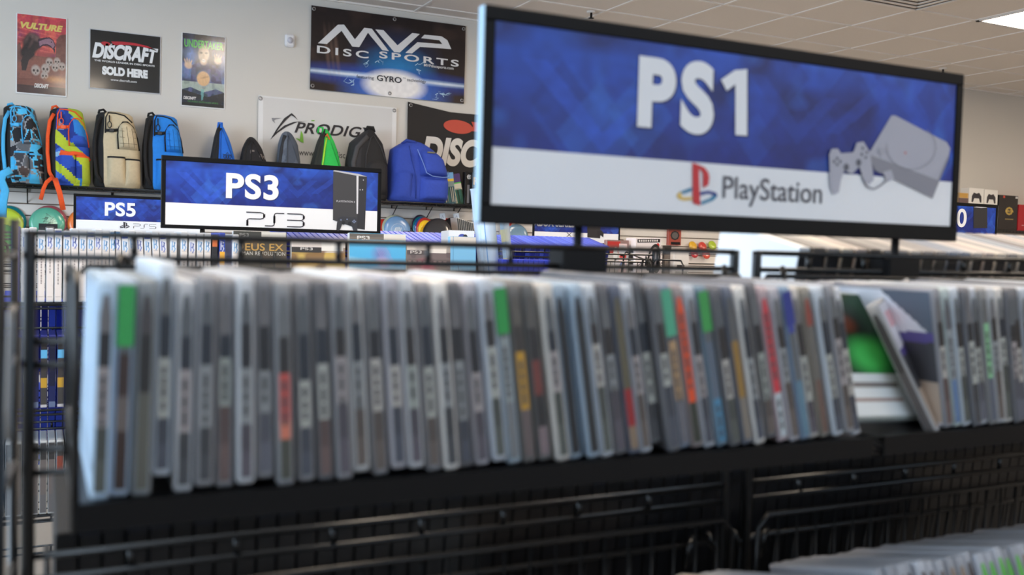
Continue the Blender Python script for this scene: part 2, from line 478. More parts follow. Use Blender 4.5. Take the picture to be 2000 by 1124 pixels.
# ================================================================== jewel cases, front rack
def shade(c, k): return (c[0]*k, c[1]*k, c[2]*k, 1)
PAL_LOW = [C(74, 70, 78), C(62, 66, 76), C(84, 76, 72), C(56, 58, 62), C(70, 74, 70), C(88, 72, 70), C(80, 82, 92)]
PAL_LAB = [C(168, 170, 164), C(150, 156, 150), C(176, 172, 166), C(140, 144, 146), C(158, 150, 150)]
PAL_SH = [C(226, 230, 232), C(196, 204, 216), C(234, 230, 224), C(186, 184, 192), C(206, 216, 228), C(150, 150, 154), C(214, 208, 200), C(206, 210, 216), C(112, 112, 116)]
def jewel(loc, rot, segs, shell, label, group, hh=.125, w=.0102, d=.142, sticker=None, cover=None):
    s = MB(); s.col = shell
    s.box((-w/2, 0, 0), (w/2, d, hh), None, .0016)
    o = s.build('jewel_case', M['shell'], None, loc, rot)
    tag(o, label, 'game case', group)
    c = MB(); hw = w*.31; z0, z1 = .004, hh-.0095
    z = z1
    for k, (fr, col) in enumerate(segs):
        zz = z-(z1-z0)*fr
        if k == 0: c.poly([(-hw, zz), (hw, zz), (hw, z-.012), (hw*.5, z), (-hw*.5, z), (-hw, z-.012)], -.0003, col)
        else: c.rect(-hw, zz, hw, z, -.0003, col)
        z = zz
    # title marks on the pale label
    z = z1
    for fr, col in segs:
        if fr > .2 and sum(col[:3]) > .7:
            q = z-(z1-z0)*fr*.15
            while q > z-(z1-z0)*fr*.85:
                h = random.uniform(.004, .009); c.rect(-hw*.45, q-h, hw*.35, q, -.0005, C(70, 70, 74)); q -= h+random.uniform(.001, .003)
        z -= (z1-z0)*fr
    c.build('spine_card', M['print'], o)
    if sticker:
        k = MB(); k.rect(-w*.44, hh-.005-sticker[1], w*.44, hh-.004, -.0008, sticker[0]); tag(k.build('price_label', M['print'], o), sticker[2])
    if cover: cover(o)
    return o
def std_segs(rnd):
    a = rnd.uniform(.16, .22); b = rnd.uniform(.12, .26); c = rnd.uniform(.22, .36)
    g = rnd.choice([C(104, 106, 108), C(92, 96, 100), C(112, 110, 112)])
    low = rnd.choice(PAL_LOW)
    r = 1-a-b-c
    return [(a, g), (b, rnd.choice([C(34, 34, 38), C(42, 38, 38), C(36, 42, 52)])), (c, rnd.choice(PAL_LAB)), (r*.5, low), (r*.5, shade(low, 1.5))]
GREEN, TEAL = C(52, 170, 84), C(84, 178, 142)
# pixel column of the spine at mid height -> what sets that case apart: (segments, shell, sticker, words)
SPECIAL = {
    1858: (None, C(150, 150, 156), None, 'jewel case with a white and dark cover behind the tilted case'),
    190: (None, C(176, 200, 226), None, 'pale blue edged jewel case at the left end of the upper row'),
    222: ([(.3, C(92, 100, 104)), (.22, C(58, 40, 36)), (.18, C(110, 100, 96)), (.3, C(52, 34, 28))], C(186, 206, 230), (GREEN, .034, 'green price label'), 'jewel case with a tall green label near the left end of the upper row'),
    262: ([(.2, C(70, 66, 68)), (.3, C(34, 32, 32)), (.5, C(92, 92, 84))], C(140, 146, 150), None, 'dark spined jewel case right of the tall green label'),
    545: ([(.22, C(110, 112, 114)), (.2, C(44, 42, 42)), (.26, C(196, 84, 76)), (.10, C(210, 122, 98)), (.22, C(72, 74, 66))], C(150, 152, 156), None, 'jewel case with a salmon red middle label in the upper row'),
    1021: ([(.25, C(90, 96, 98)), (.4, C(150, 158, 160)), (.35, C(120, 124, 128))], C(170, 190, 206), (C(44, 158, 74), .03, 'green price label'), 'jewel case with a green label in the middle of the upper row'),
    1062: ([(.18, C(98, 92, 84)), (.16, C(60, 54, 50)), (.36, C(196, 148, 44)), (.3, C(104, 92, 92))], C(120, 118, 116), None, 'jewel case with a mustard yellow spine in the upper row'),
    1082: ([(.2, C(92, 88, 84)), (.2, C(46, 42, 42)), (.22, C(118, 60, 54)), (.2, C(40, 38, 40)), (.18, C(128, 112, 116))], C(112, 112, 112), None, 'jewel case with a brownish red spine right of the mustard yellow one'),
    1140: ([(1, C(30, 32, 36))], C(160, 180, 200), None, 'black spined jewel case with pale blue edges under the sign stem'),
    1168: ([(1, C(40, 42, 44))], C(164, 184, 204), None, 'second of two black spined jewel cases under the sign stem'),
    1245: ([(.6, C(96, 90, 70)), (.25, C(150, 36, 40)), (.15, C(140, 120, 100))], C(100, 106, 122), None, 'olive spined jewel case with a dark red patch'),
    1350: ([(.3, C(90, 90, 92)), (.4, C(186, 152, 112)), (.3, C(110, 110, 118))], C(128, 140, 158), (TEAL, .034, 'teal price label'), 'jewel case with a teal label left of the orange spine'),
    1378: ([(.72, C(232, 84, 36)), (.28, C(52, 58, 48))], C(160, 150, 150), None, 'jewel case with a bright orange red spine'),
    1435: ([(.3, C(96, 100, 104)), (.4, C(96, 108, 124)), (.3, C(80, 140, 176))], C(120, 140, 156), (C(62, 158, 78), .03, 'green price label'), 'jewel case with a green label right of the orange spine'),
    1475: ([(.3, C(92, 92, 92)), (.4, C(150, 116, 56)), (.3, C(130, 122, 112))], C(110, 116, 130), None, 'jewel case with an ochre spine between the green label and the red spine'),
    1545: ([(.68, C(206, 62, 72)), (.32, C(186, 196, 202))], C(190, 170, 176), None, 'jewel case with a red spine turning white at the bottom'),
    1590: ([(.25, C(60, 70, 150)), (.35, C(96, 100, 104)), (.4, C(96, 130, 150))], C(128, 150, 176), (C(44, 56, 140), .026, 'dark blue label'), 'jewel case with a dark blue label right of the red spine'),
    1640: ([(.2, C(150, 72, 58)), (.4, C(110, 106, 100)), (.4, C(112, 88, 78))], C(150, 146, 138), None, 'jewel case with a rust coloured top near the gap in the row'),
    1962: ([(.2, C(104, 104, 104)), (.45, C(140, 196, 150)), (.35, C(90, 96, 110))], C(150, 150, 150), None, 'jewel case with a pale green spine near the right edge of the upper row'),
    1880: ([(.25, C(90, 90, 96)), (.4, C(150, 156, 160)), (.35, C(96, 124, 164))], C(190, 206, 206), None, 'pale edged jewel case with a blue grey foot right of the tilted white case'),
}
def lean_at(px):
    X = [150, 300, 430, 600, 860, 1130, 1540, 1690, 1700, 1830, 2100]; Y = [-1.8, -.6, .8, 3, 6, 9.5, 13.5, 14, 14, 13, 11]
    return float(np.interp(px, X, Y))
def px_of(p):
    q = Vector(p)-Vector((0, 0, CAM_Z)); d = q.dot(AW)
    return 1000+F*q.dot(AR)/d
MARKS = {190: 'pale blue edged case', 222: 'tall green label', 262: 'dark spine near the green label', 545: 'salmon red label', 1021: 'middle green label',
         1062: 'mustard yellow spine', 1082: 'brownish red spine', 1140: 'first black spine', 1168: 'second black spine', 1245: 'olive spine with the red patch',
         1350: 'teal label', 1378: 'orange red spine', 1435: 'green label beside the orange spine', 1475: 'ochre spine', 1545: 'red and white spine',
         1590: 'dark blue label', 1640: 'rust coloured top', 1962: 'pale green spine', 1880: 'pale edged case', 1858: 'tilted white case'}
RAISE = [(312, 26, .009), (515, 40, .002), (1292, 18, .003), (1512, 20, .004)]
def row(u, u_end, z, n, rot_x, special, group, where, start=1, leanf=None, rnd=random.Random(3), hh=.125, dn=0, first_mark='end of the basket'):
    used = set(); k = start; prev = None; mark, since = first_mark, 0
    while u < u_end:
        a = R((leanf or lean_at)(px_of((u, n, z+.06)))); w = .0104
        if prev is not None:
            u += w/math.cos(a)+max(0, (a-prev))*hh*1.04+.0004+(rnd.random() < .12)*.0012
        prev = a
        px = px_of((u, n, z+.06))
        near = sorted((abs(px-s), s) for s in special if s not in used)
        key = near[0][1] if near and near[0][0] < 20 else None
        lift = sum(v for c, w_, v in RAISE if abs(px-c) < w_)+(rnd.uniform(.001, .004) if rnd.random() < .2 else 0)
        seg, sh, stk, lb = special[key] if key else (None, None, None, None)
        if key: used.add(key)
        seg = seg or std_segs(rnd); sh = sh or rnd.choice(PAL_SH)
        since = 0 if key else since+1
        if key: mark = MARKS[key]
        lb = lb or '%s clear jewel case past the %s in %s' % (nth(since), mark, where)
        z1 = z+abs(w/2*math.sin(a))
        jewel((u, n+rnd.uniform(-.002, .003)+dn+(.004 if lift > .004 else 0), z1+lift+rnd.uniform(0, .001)), (rot_x, -a, 0), seg, sh, lb, group, hh, sticker=stk, cover=cover_art('next') if key == 1858 else None)
        k += 1
    return u
row(.0315, .606, ZB, NS, 0, {s: v for s, v in SPECIAL.items() if s < 1690}, 'jewel cases in the upper front row', 'the upper row')
rnd = random.Random(11)
# lower basket, tilted back: cases seen from above at the bottom right
low_special = {}
k = 1; u = .40
LOWC = [C(92, 84, 80), C(70, 60, 56), C(120, 104, 92), C(60, 58, 60), C(140, 122, 104), C(52, 46, 46), C(104, 84, 74)]
LS = R(16)
n0, z0 = NS-.125*math.sin(LS), CAM_Z-.257-.125*math.cos(LS)-.003
while u < 1.02:
    if .60 < u < .655: u = .655
    px = px_of((u, NS, CAM_Z-.257))
    green = 1928 < px < 2010; sp = 1425 < px < 1442
    u += .032 if sp else 0
    col = C(92, 178, 70) if green else rnd.choice(LOWC)
    hh = .125
    lean = R(24) if sp else R(9)
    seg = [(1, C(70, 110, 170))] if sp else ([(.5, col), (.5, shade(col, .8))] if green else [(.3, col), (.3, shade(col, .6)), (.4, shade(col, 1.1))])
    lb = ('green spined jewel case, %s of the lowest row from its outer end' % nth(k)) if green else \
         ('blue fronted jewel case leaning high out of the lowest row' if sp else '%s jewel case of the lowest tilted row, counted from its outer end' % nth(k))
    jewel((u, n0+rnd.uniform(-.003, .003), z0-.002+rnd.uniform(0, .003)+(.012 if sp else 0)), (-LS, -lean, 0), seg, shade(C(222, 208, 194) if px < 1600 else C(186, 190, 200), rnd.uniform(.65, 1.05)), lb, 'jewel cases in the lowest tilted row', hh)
    u += .0116+(rnd.random() < .15)*.003+(.022 if sp else 0); k += 1
# ---- the gap: a case facing out with a green cover, one fallen aside, the fan of cases after it
GU0 = .628
def cover_art(kind):
    def f(o):
        c = MB(); w2 = .0051
        # drawn on the face towards -x (local), as a (y,z) picture turned to face that way
        p = Pic(80, 72, C(24, 60, 34), C(20, 74, 40)) if kind == 'green' else Pic(80, 72, C(232, 232, 240))
        if kind == 'green':
            p.ell(.5, .35, .4, .35, C(14, 30, 20), .4); p.ell(.26, .52, .3, .2, C(70, 186, 90), .6); p.ell(.4, .26, .14, .1, C(96, 44, 20), .6)
            p.poly([(0, .66), (1, .66), (1, 1), (0, 1)], C(214, 222, 226)); p.poly([(.1, .74), (.7, .74), (.7, .78), (.1, .78)], C(120, 116, 116)); p.poly([(.1, .86), (.9, .86), (.9, .89), (.1, .89)], C(150, 130, 126))
        else:
            p.poly([(.60 if kind == 'next' else .36, 0), (1, 0), (1, .34)], C(96, 104, 118)); p.poly([(.05, .07), (.3, .07), (.3, .2), (.05, .2)], C(226, 140, 150), .6)
            p.poly([(0, .36), (1, .30), (1, .98), (0, .98)], C(74, 74, 80)); p.poly([(0, .36), (1, .3), (1, .38), (0, .42)], C(96, 84, 150))
            p.ell(.3, .52, .14, .14, C(206, 120, 70), .5); p.ell(.34, .55, .06, .08, C(236, 226, 216), .5); p.ell(.52, .46, .05, .04, C(200, 180, 90), .5)
            p.poly([(0, .68), (1, .68), (1, .98), (0, .98)], C(196, 178, 162)); p.ell(.3, .75, .1, .06, C(206, 84, 80), .5); p.ell(.5, .8, .1, .08, C(120, 150, 96), .6)
        img = p.a[:, ::-1] if kind == 'next' else p.a; h, w = img.shape[:2]
        b = len(c.v); sgn = 1 if kind == 'white' else -1
        for j in range(h+1):
            for i in range(w+1): c.v.append((sgn*(w2+.0004), .003+.136*i/w, .122-.119*j/h))
        for j in range(h):
            for i in range(w):
                a = b+j*(w+1)+i; cc = img[j, i]; c.face((a, a+w+1, a+w+2, a+1), (cc[0], cc[1], cc[2], 1))
        c.build('cover_card', M['print'], o)
    return f
ga = at(1700, 862, .628)
# facing out: the case's own left face turned to the shopper
og = jewel((0, 0, 0), (0, 0, 0), [(1, C(40, 70, 44))], C(170, 180, 176), 'green covered jewel case facing out in the gap of the upper row', 'jewel cases in the upper front row', cover=cover_art('green'))
og.matrix_world = Matrix.Translation((.712, .616, ZB+.003)) @ Matrix.Rotation(R(-30), 4, 'X') @ Matrix.Rotation(R(96), 4, 'Z')
ta = at(1822, 862, NS)
o = jewel((0, 0, 0), (0, 0, 0), [(.5, C(84, 80, 78)), (.5, C(110, 104, 102))], C(178, 176, 174), 'tilted jewel case with a white cover leaning across the gap', 'jewel cases in the upper front row', cover=cover_art('white'))
B_ = at(1821, 858, .592)
T_ = at(1690, 584, .632)                      # where its spine's top end stands
zx = (T_-B_).normalized(); yx = Vector((math.cos(R(27)), math.sin(R(27)), 0)); yx = (yx-zx*yx.dot(zx)).normalized(); xx = yx.cross(zx)
mw = Matrix((xx, yx, zx)).transposed().to_4x4(); mw.translation = B_+Vector((0, 0, .003))
o.matrix_world = mw
row(ta.x+.023, 1.10, ZB, NS, 0, {s: v for s, v in SPECIAL.items() if s > 1800}, 'jewel cases in the upper front row, right bay', 'the upper row', first_mark='tilted white case', leanf=lambda px: float(np.interp(px, [1800, 1860, 2000, 2300], [13, 12, 11, 9])))

# ================================================================== rear baskets of the front rack
def back_row(u0, u1, n_panel, z_near, tilt, w, d, h, colf, name, group, labelf, inner=None, step=None, spine=C(50, 52, 56), side=None, glint_every=0):
    """cases in the basket on the far side: spines away, leaning back towards the panel"""
    t = R(tilt); z_sp = z_near+d*math.sin(t)
    n = n_panel+.03+d*math.cos(t)+h*math.sin(t); z = z_sp-h*math.cos(t)
    k = 1; u = u0
    while u < u1:
        col = colf(k)
        s = MB(); s.col = col; s.box((-w/2, 0, 0), (w/2, d, h), None, .0012)
        o = s.build(name, M['case'], None, (u, n, z), (-t, 0, math.pi))
        tag(o, labelf(k), 'game case', group)
        e = MB(); e.rect(-w*.47, .004, w*.47, h-.004, 0, inner(k) if inner else C(40, 40, 44))
        # opening edge, turned to the shopper on this side; its shade painted as dark colour
        e.v = [(-x, d+.0004, zz) for x, y, zz in e.v]; e.build('shaded_opening_edge', M['plast'], o)
        if side and side(k):
            e = MB(); e.add([(w/2+.0003, .004, .004), (w/2+.0003, d-.004, .004), (w/2+.0003, d-.004, h-.004), (w/2+.0003, .004, h-.004)], [(0, 1, 2, 3)], side(k)); e.build('cover_card', M['print'], o)
        e = MB(); e.rect(-w*.42, .003, w*.42, h-.003, -.0004, spine); e.build('spine_card', M['print'], o)
        if glint_every and k % glint_every == 2:
            e = MB(); e.box((-w*.42, d-.022, h+.0002), (w*.42, d-.006, h+.0010), C(196, 184, 170)); e.build('glint_chip', M['print'], o)  # cream chip paints a glint on the dark case top
        u += step or (w+.0006); k += 1
    return n, z
rb = random.Random(5)
WH = [C(190, 184, 178), C(150, 146, 144), C(200, 192, 180), C(134, 142, 156), C(180, 168, 162), C(96, 92, 90)]
n_, z_ = back_row(.726, 1.46, NF, CAM_Z+.007, 12, .0150, .135, .19, lambda k: C(226, 230, 234) if k == 1 else rb.choice(WH), 'game_case', 'pale game cases behind the right half of the sign',
    lambda k: 'shining white game case, first of the pale cases behind the front rack' if k == 1 else '%s pale game case from the white shining one behind the front rack' % nth(k-1),
    lambda k: rb.choice([C(44, 44, 46), C(60, 58, 56), C(36, 36, 40), C(60, 58, 56)]), .0205, side=lambda k: None if k == 1 else rb.choice([C(60, 56, 52), C(40, 40, 46), C(80, 70, 62), C(34, 42, 60)]))
for u in (.642,): basket((u+.602, n_, z_), (-R(12), 0, math.pi), .602, .16, .127, 'black wire basket on the far side of the front rack holding the pale cases', strip=False)
basket((1.27+.602, n_, z_), (-R(12), 0, math.pi), .602, .16, .127, 'black wire basket on the far side of the front rack, beyond the right edge', strip=False)
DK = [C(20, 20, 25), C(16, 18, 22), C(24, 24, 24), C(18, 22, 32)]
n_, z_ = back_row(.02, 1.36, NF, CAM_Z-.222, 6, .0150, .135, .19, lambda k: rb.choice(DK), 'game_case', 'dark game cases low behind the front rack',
    lambda k: '%s dark game case from the open rack end, low behind the front rack' % nth(k), lambda k: C(14, 14, 17), .0165, glint_every=4)
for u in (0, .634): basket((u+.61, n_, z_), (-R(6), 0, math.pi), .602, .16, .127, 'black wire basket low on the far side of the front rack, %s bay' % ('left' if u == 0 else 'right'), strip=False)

# ================================================================== topper signs
def sign(name, u0, n, z0, label, draw, W_=.578, H_=.1835, stems=(.10, .492), fb=.0095, ft=.0125, fs=.0105, strip=False):
    t = empty(name, (u0, n, z0))
    f = MB()
    y0, y1 = -.0045, .0055
    f.box((0, y0, 0), (W_, y1, fb), None, .001); f.box((0, y0, H_-ft), (W_, y1, H_), None, .001)
    f.box((0, y0, fb), (fs, y1, H_-ft), None, .001); f.box((W_-fs, y0, fb), (W_, y1, H_-ft), None, .001)
    f.build('sign_frame', M['black'], t)
    b = MB(); b.box((fs*.6, -.002, fb*.6), (W_-fs*.6, .010, H_-ft*.6)); b.build('backing', M['black'], t)
    if strip: b = MB(); b.box((-.0012, y0-.0006, .001), (-.0002, y1, H_-.001), C(176, 206, 226)); b.build('edge_light_strip', M['gloss'], t)  # pale blue strip paints window light on the frame's left edge
    zw = H_*.355
    p = MB(); p.raster(diamond_blue(), fs, zw, W_-fs, H_-ft, -.0028); p.rect(fs, fb, W_-fs, zw, -.0028, C(240, 241, 244))
    p.build('printed_panel', M['print'], t)
    for x in stems:
        q = MB(); q.tube([(x, .003, -.045), (x, .003, .004)], .0042, 8); q.build('stem', M['black'], t)
        q = MB(); q.box((x-.0225, -.012, -.045), (x+.0225, .016, -.020), None, .001); q.build('clamp_block', M['black'], t)
    draw(t, lambda px, py: (lambda p_: (p_.x-u0, p_.z-z0))(at(px, py, n-.003)))
    return tag(t, label, 'sign')
WHT = C(240, 241, 244); INK = C(52, 48, 56)
def txt(mb, g, body, ll, ur, y, col, **k):
    a, b = g(*ll), g(*ur); mb.text(body, a[0], a[1], b[0], b[1], y, col, **k)
def gp(g, pts): return [g(*p) for p in pts]
def thin_logo(x0, z0, x1, z1, last, mb, y, col):
    w, h = x1-x0, z1-z0
    q = lambda *P: [(x0+a*w, z0+b*h) for a, b in P]
    tn, tk = h*.075, h*.15
    mb.stroke(q((0, .96), (.24, .96), (.285, .91), (.30, .80), (.30, .66), (.285, .56), (.24, .50), (.06, .50), (.025, .45), (.02, .36), (.02, 0)), tn, y, col)
    mb.stroke(q((.302, .86), (.302, .62)), tk, y, col); mb.stroke(q((.02, .40), (.02, 0)), tk, y, col)
    mb.stroke(q((.315, .03), (.44, .03), (.47, .09), (.475, .2), (.475, .8), (.485, .91), (.515, .96), (.645, .96)), tn, y, col)
    mb.stroke(q((.476, .24), (.476, .76)), tk, y, col)
    if last == '3':
        mb.stroke(q((.695, .96), (.93, .96), (.97, .91), (.985, .82), (.985, .66), (.97, .56), (.93, .5), (.97, .44), (.985, .34), (.985, .17), (.97, .08), (.93, .03), (.695, .03)), tn, y, col)
        mb.stroke(q((.695, .5), (.94, .5)), tn, y, col)
        mb.stroke(q((.985, .85), (.985, .62)), tk, y, col); mb.stroke(q((.985, .38), (.985, .14)), tk, y, col)
    else:
        mb.stroke(q((1, .96), (.73, .96), (.71, .92), (.71, .56), (.73, .5), (.93, .5), (.98, .44), (.985, .3), (.98, .1), (.94, .03), (.70, .03)), tn, y, col)
        mb.stroke(q((.985, .42), (.985, .12)), tk, y, col)
def draw_ps1(t, g):
    m_ = MB()
    for dx, yy, col in ((3.5, -.0034, C(28, 36, 92)), (0, -.0040, WHT)):
        txt(m_, g, 'P', (1243+dx, 247.5+dx), (1321+dx, 118.5+dx), yy, col, bold=.05); txt(m_, g, 'S', (1326+dx, 260+dx), (1396.5+dx, 124+dx), yy, col, bold=.05)
        m_.poly(gp(g, [(1000+x*.5+dx, y*.5+dx) for x, y in ((814, 312), (868, 275), (916, 271), (916, 531), (870, 528), (870, 330), (836, 356))]), yy, col)
    m_.build('lettering', M['print'], t)
    S = lambda pts: gp(g, [(1000+x*.25, 300+y*.25) for x, y in pts])
    m_ = MB(); y = -.0036
    m_.poly(S([(1310, 300), (1405, 264), (1405, 292), (1345, 314), (1322, 312)]), y, C(44, 128, 164))
    m_.poly(S([(1310, 298), (1324, 312), (1318, 328), (1340, 344), (1404, 340), (1404, 362), (1340, 370), (1296, 354), (1284, 324)]), y, C(228, 190, 88))
    m_.poly(S([(1466, 302), (1530, 290), (1590, 304), (1604, 330), (1570, 334), (1562, 320), (1524, 314), (1468, 330)]), y, C(42, 60, 140))
    m_.poly(S([(1604, 330), (1572, 366), (1478, 402), (1468, 380), (1540, 352), (1568, 330)]), y, C(44, 132, 170))
    m_.poly(S([(1406, 72), (1456, 90), (1466, 408), (1408, 388)]), -.0040, C(206, 40, 44))
    m_.poly(S([(1456, 90), (1502, 112), (1530, 150), (1538, 190), (1530, 246), (1488, 272), (1488, 160), (1478, 134), (1458, 126)]), -.0040, C(206, 40, 44))
    m_.build('emblem', M['print'], t)
    m_ = MB(); txt(m_, g, 'PlayStation', (1410, 401), (1606, 357), -.0036, C(84, 82, 90), bold=.006); m_.build('lettering', M['print'], t)
    m_ = MB(); G1, G2, G3 = C(176, 176, 188), C(140, 140, 150), C(96, 96, 106)
    m_.poly(gp(g, [(1740, 226), (1748, 226), (1848, 278), (1855, 290), (1852, 306), (1820, 388), (1707, 333), (1695, 302)]), -.0036, G1)
    m_.poly(gp(g, [(1695, 302), (1830, 352), (1850, 306), (1852, 308), (1820, 388), (1707, 333)]), -.0040, G2)
    e = [g(1778+48*math.cos(a), 288+43*math.sin(a)) for a in np.linspace(-.9, 3.3, 26)]; m_.stroke(e, .0007, -.0044, G2)
    m_.ell(*g(1766, 299), .0015, .0013, -.0046, C(190, 96, 96)); m_.ell(*g(1720, 296), .005, .004, -.0046, shade(G1, .9))
    m_.build('console_picture', M['print'], t)
    m_ = MB()
    m_.poly(gp(g, [(1617, 302), (1622, 291), (1634, 291), (1640, 300), (1664, 298), (1671, 279), (1684, 277), (1697, 298), (1702, 332), (1704, 352), (1694, 362), (1684, 352), (1676, 326), (1662, 340), (1646, 334), (1640, 352), (1636, 376), (1626, 381), (1619, 366)]), -.0048, G1)
    for x, yy, r in ((1650, 327, .0036), (1674, 318, .0036)): m_.ell(*g(x, yy), r, r, -.0052, G3)
    for x, yy in ((1632, 310), (1632, 322), (1626, 316), (1638, 316), (1682, 290), (1690, 298), (1680, 302), (1688, 308)): m_.ell(*g(x, yy), .0016, .0016, -.0052, G3)
    m_.stroke(gp(g, [(1682, 346), (1690, 364), (1704, 370), (1716, 364), (1734, 350)]), .0018, -.0044, G2)
    m_.poly(gp(g, [(1722, 336), (1738, 332), (1744, 350), (1730, 356)]), -.0048, G1)
    m_.build('controller_picture', M['print'], t)
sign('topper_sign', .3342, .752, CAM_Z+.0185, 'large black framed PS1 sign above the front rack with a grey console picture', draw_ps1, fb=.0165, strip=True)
def draw_ps3(t, g):
    S = lambda pts, k=.25, ox=400, oy=180: gp(g, [(ox+x*k, oy+y*k) for x, y in pts])
    m_ = MB(); txt(m_, g, 'PS3', (442.5, 389), (546, 345), -.0034, C(28, 44, 110), bold=.033, space=1.08)
    txt(m_, g, 'PS3', (441, 387.5), (544.5, 343), -.0040, WHT, bold=.033, space=1.08); m_.build('lettering', M['print'], t)
    m_ = MB(); a, b = g(480.5, 441), g(595, 418); thin_logo(a[0], a[1], b[0], b[1], '3', m_, -.0036, INK); m_.build('emblem', M['print'], t)
    m_ = MB()
    m_.poly(S([(1003, 618), (1192, 652), (1192, 1066), (1000, 1000)]), -.0036, C(62, 60, 61)); m_.poly(S([(1192, 652), (1266, 660), (1250, 1076), (1192, 1068)]), -.0036, C(46, 44, 47))
    m_.poly(S([(1000, 618), (1012, 611), (1200, 640), (1268, 662), (1192, 655)]), -.0040, C(190, 190, 194)); m_.poly(S([(1184, 655), (1200, 656), (1196, 952), (1184, 952)]), -.0042, C(214, 214, 218))
    a, b = g(657, 392), g(693, 389); m_.text('PLAYSTATION 3', a[0], a[1]-.004, b[0], a[1]+.001, -.0042, C(214, 214, 218))
    for x, yy in ((1238, 688), (1232, 764), (1212, 764)): m_.ell(*S([(x, yy)])[0], .0014, .002, -.0042, C(190, 190, 194), 10)
    m_.build('console_picture', M['print'], t)
    m_ = MB()
    m_.poly(S([(1040, 985), (1070, 972), (1150, 978), (1185, 978), (1192, 1010), (1190, 1085), (1160, 1085), (1145, 1040), (1110, 1030), (1072, 1030), (1058, 1070), (1040, 1088), (1026, 1075), (1030, 1030)]), -.0048, C(52, 52, 58))
    for x, yy in ((1082, 1022), (1130, 1026)): m_.ell(*S([(x, yy)])[0], .005, .005, -.0052, C(28, 28, 32), 14)
    for x, yy in ((1062, 1000), (1165, 1004), (1175, 1012), (1155, 1012), (1165, 1020), (1110, 995)): m_.ell(*S([(x, yy)])[0], .0022, .0022, -.0052, C(120, 132, 160), 8)
    m_.build('controller_picture', M['print'], t)
sign('topper_sign', .2772, N3, CAM_Z+.0215, 'black framed PS3 sign with a black console picture across the aisle', draw_ps3)
def draw_ps5(t, g):
    m_ = MB(); txt(m_, g, 'PS5', (204.5, 422), (265, 397), -.004, WHT, bold=.033, space=1.08); m_.build('lettering', M['print'], t)
    m_ = MB(); a, b = g(260, 446.3), g(305, 438.5); thin_logo(a[0], a[1], b[0], b[1], '5', m_, -.0036, INK)
    m_.build('emblem', M['print'], t)
    S = lambda pts: gp(g, [(x*.25, 180+y*.25) for x, y in pts])
    m_ = MB(); m_.poly(S([(964, 1014), (978, 1018), (980, 1066), (964, 1060)]), -.004, INK); m_.poly(S([(978, 1018), (992, 1026), (994, 1044), (984, 1048), (984, 1030)]), -.004, INK)
    m_.stroke(S([(962, 1044), (938, 1052), (940, 1060), (962, 1058)]), .004, -.0036, INK); m_.stroke(S([(982, 1046), (1004, 1046), (1012, 1052), (984, 1062)]), .004, -.0036, INK)
    m_.build('emblem', M['print'], t)
sign('topper_sign', .1434, 4.70+.16, CAM_Z+.002, 'black framed PS5 sign left of the PS3 sign near the back wall', draw_ps5)
def draw_xbox(t, g):
    m_ = MB(); txt(m_, g, 'XBOX SERIES', (1041, 441.5), (1123, 428), -.004, WHT, bold=.03); m_.build('lettering', M['print'], t)
    m_ = MB(); txt(m_, g, 'X', (1106, 463), (1117, 455), -.0036, INK); m_.build('emblem', M['print'], t)
    m_ = MB(); m_.poly(gp(g, [(1147, 436), (1173, 440), (1172, 466), (1147, 464)]), -.0036, C(40, 38, 40)); m_.build('console_picture', M['print'], t)
    m_ = MB(); m_.poly(gp(g, [(1166, 452), (1174, 450), (1179, 456), (1178, 464), (1173, 460), (1168, 464)]), -.0042, C(30, 30, 34)); m_.build('controller_picture', M['print'], t)
sign('topper_sign', 2.50, N5, CAM_Z+.022, 'XBOX SERIES sign half hidden behind the bottom of the PS1 sign', draw_xbox)
def draw_360(t, g):
    m_ = MB(); txt(m_, g, '360', (1828, 442), (1888.5, 408), -.004, WHT, bold=.02); m_.build('lettering', M['print'], t)
    m_ = MB(); m_.poly(gp(g, [(1901, 403), (1928, 403), (1928, 446), (1901, 446)]), -.0036, C(46, 44, 46)); m_.poly(gp(g, [(1901, 405), (1916, 402), (1928, 406), (1916, 407)]), -.0042, C(190, 190, 196)); m_.build('console_picture', M['print'], t)
rack('game_rack', [2.74], N3, 'black wire rack under the sign ending in 0 at the right edge')
sign('topper_sign', 2.800, N3, CAM_Z+.030, 'blue sign ending in 0 showing past the right end of the PS1 sign', draw_360)

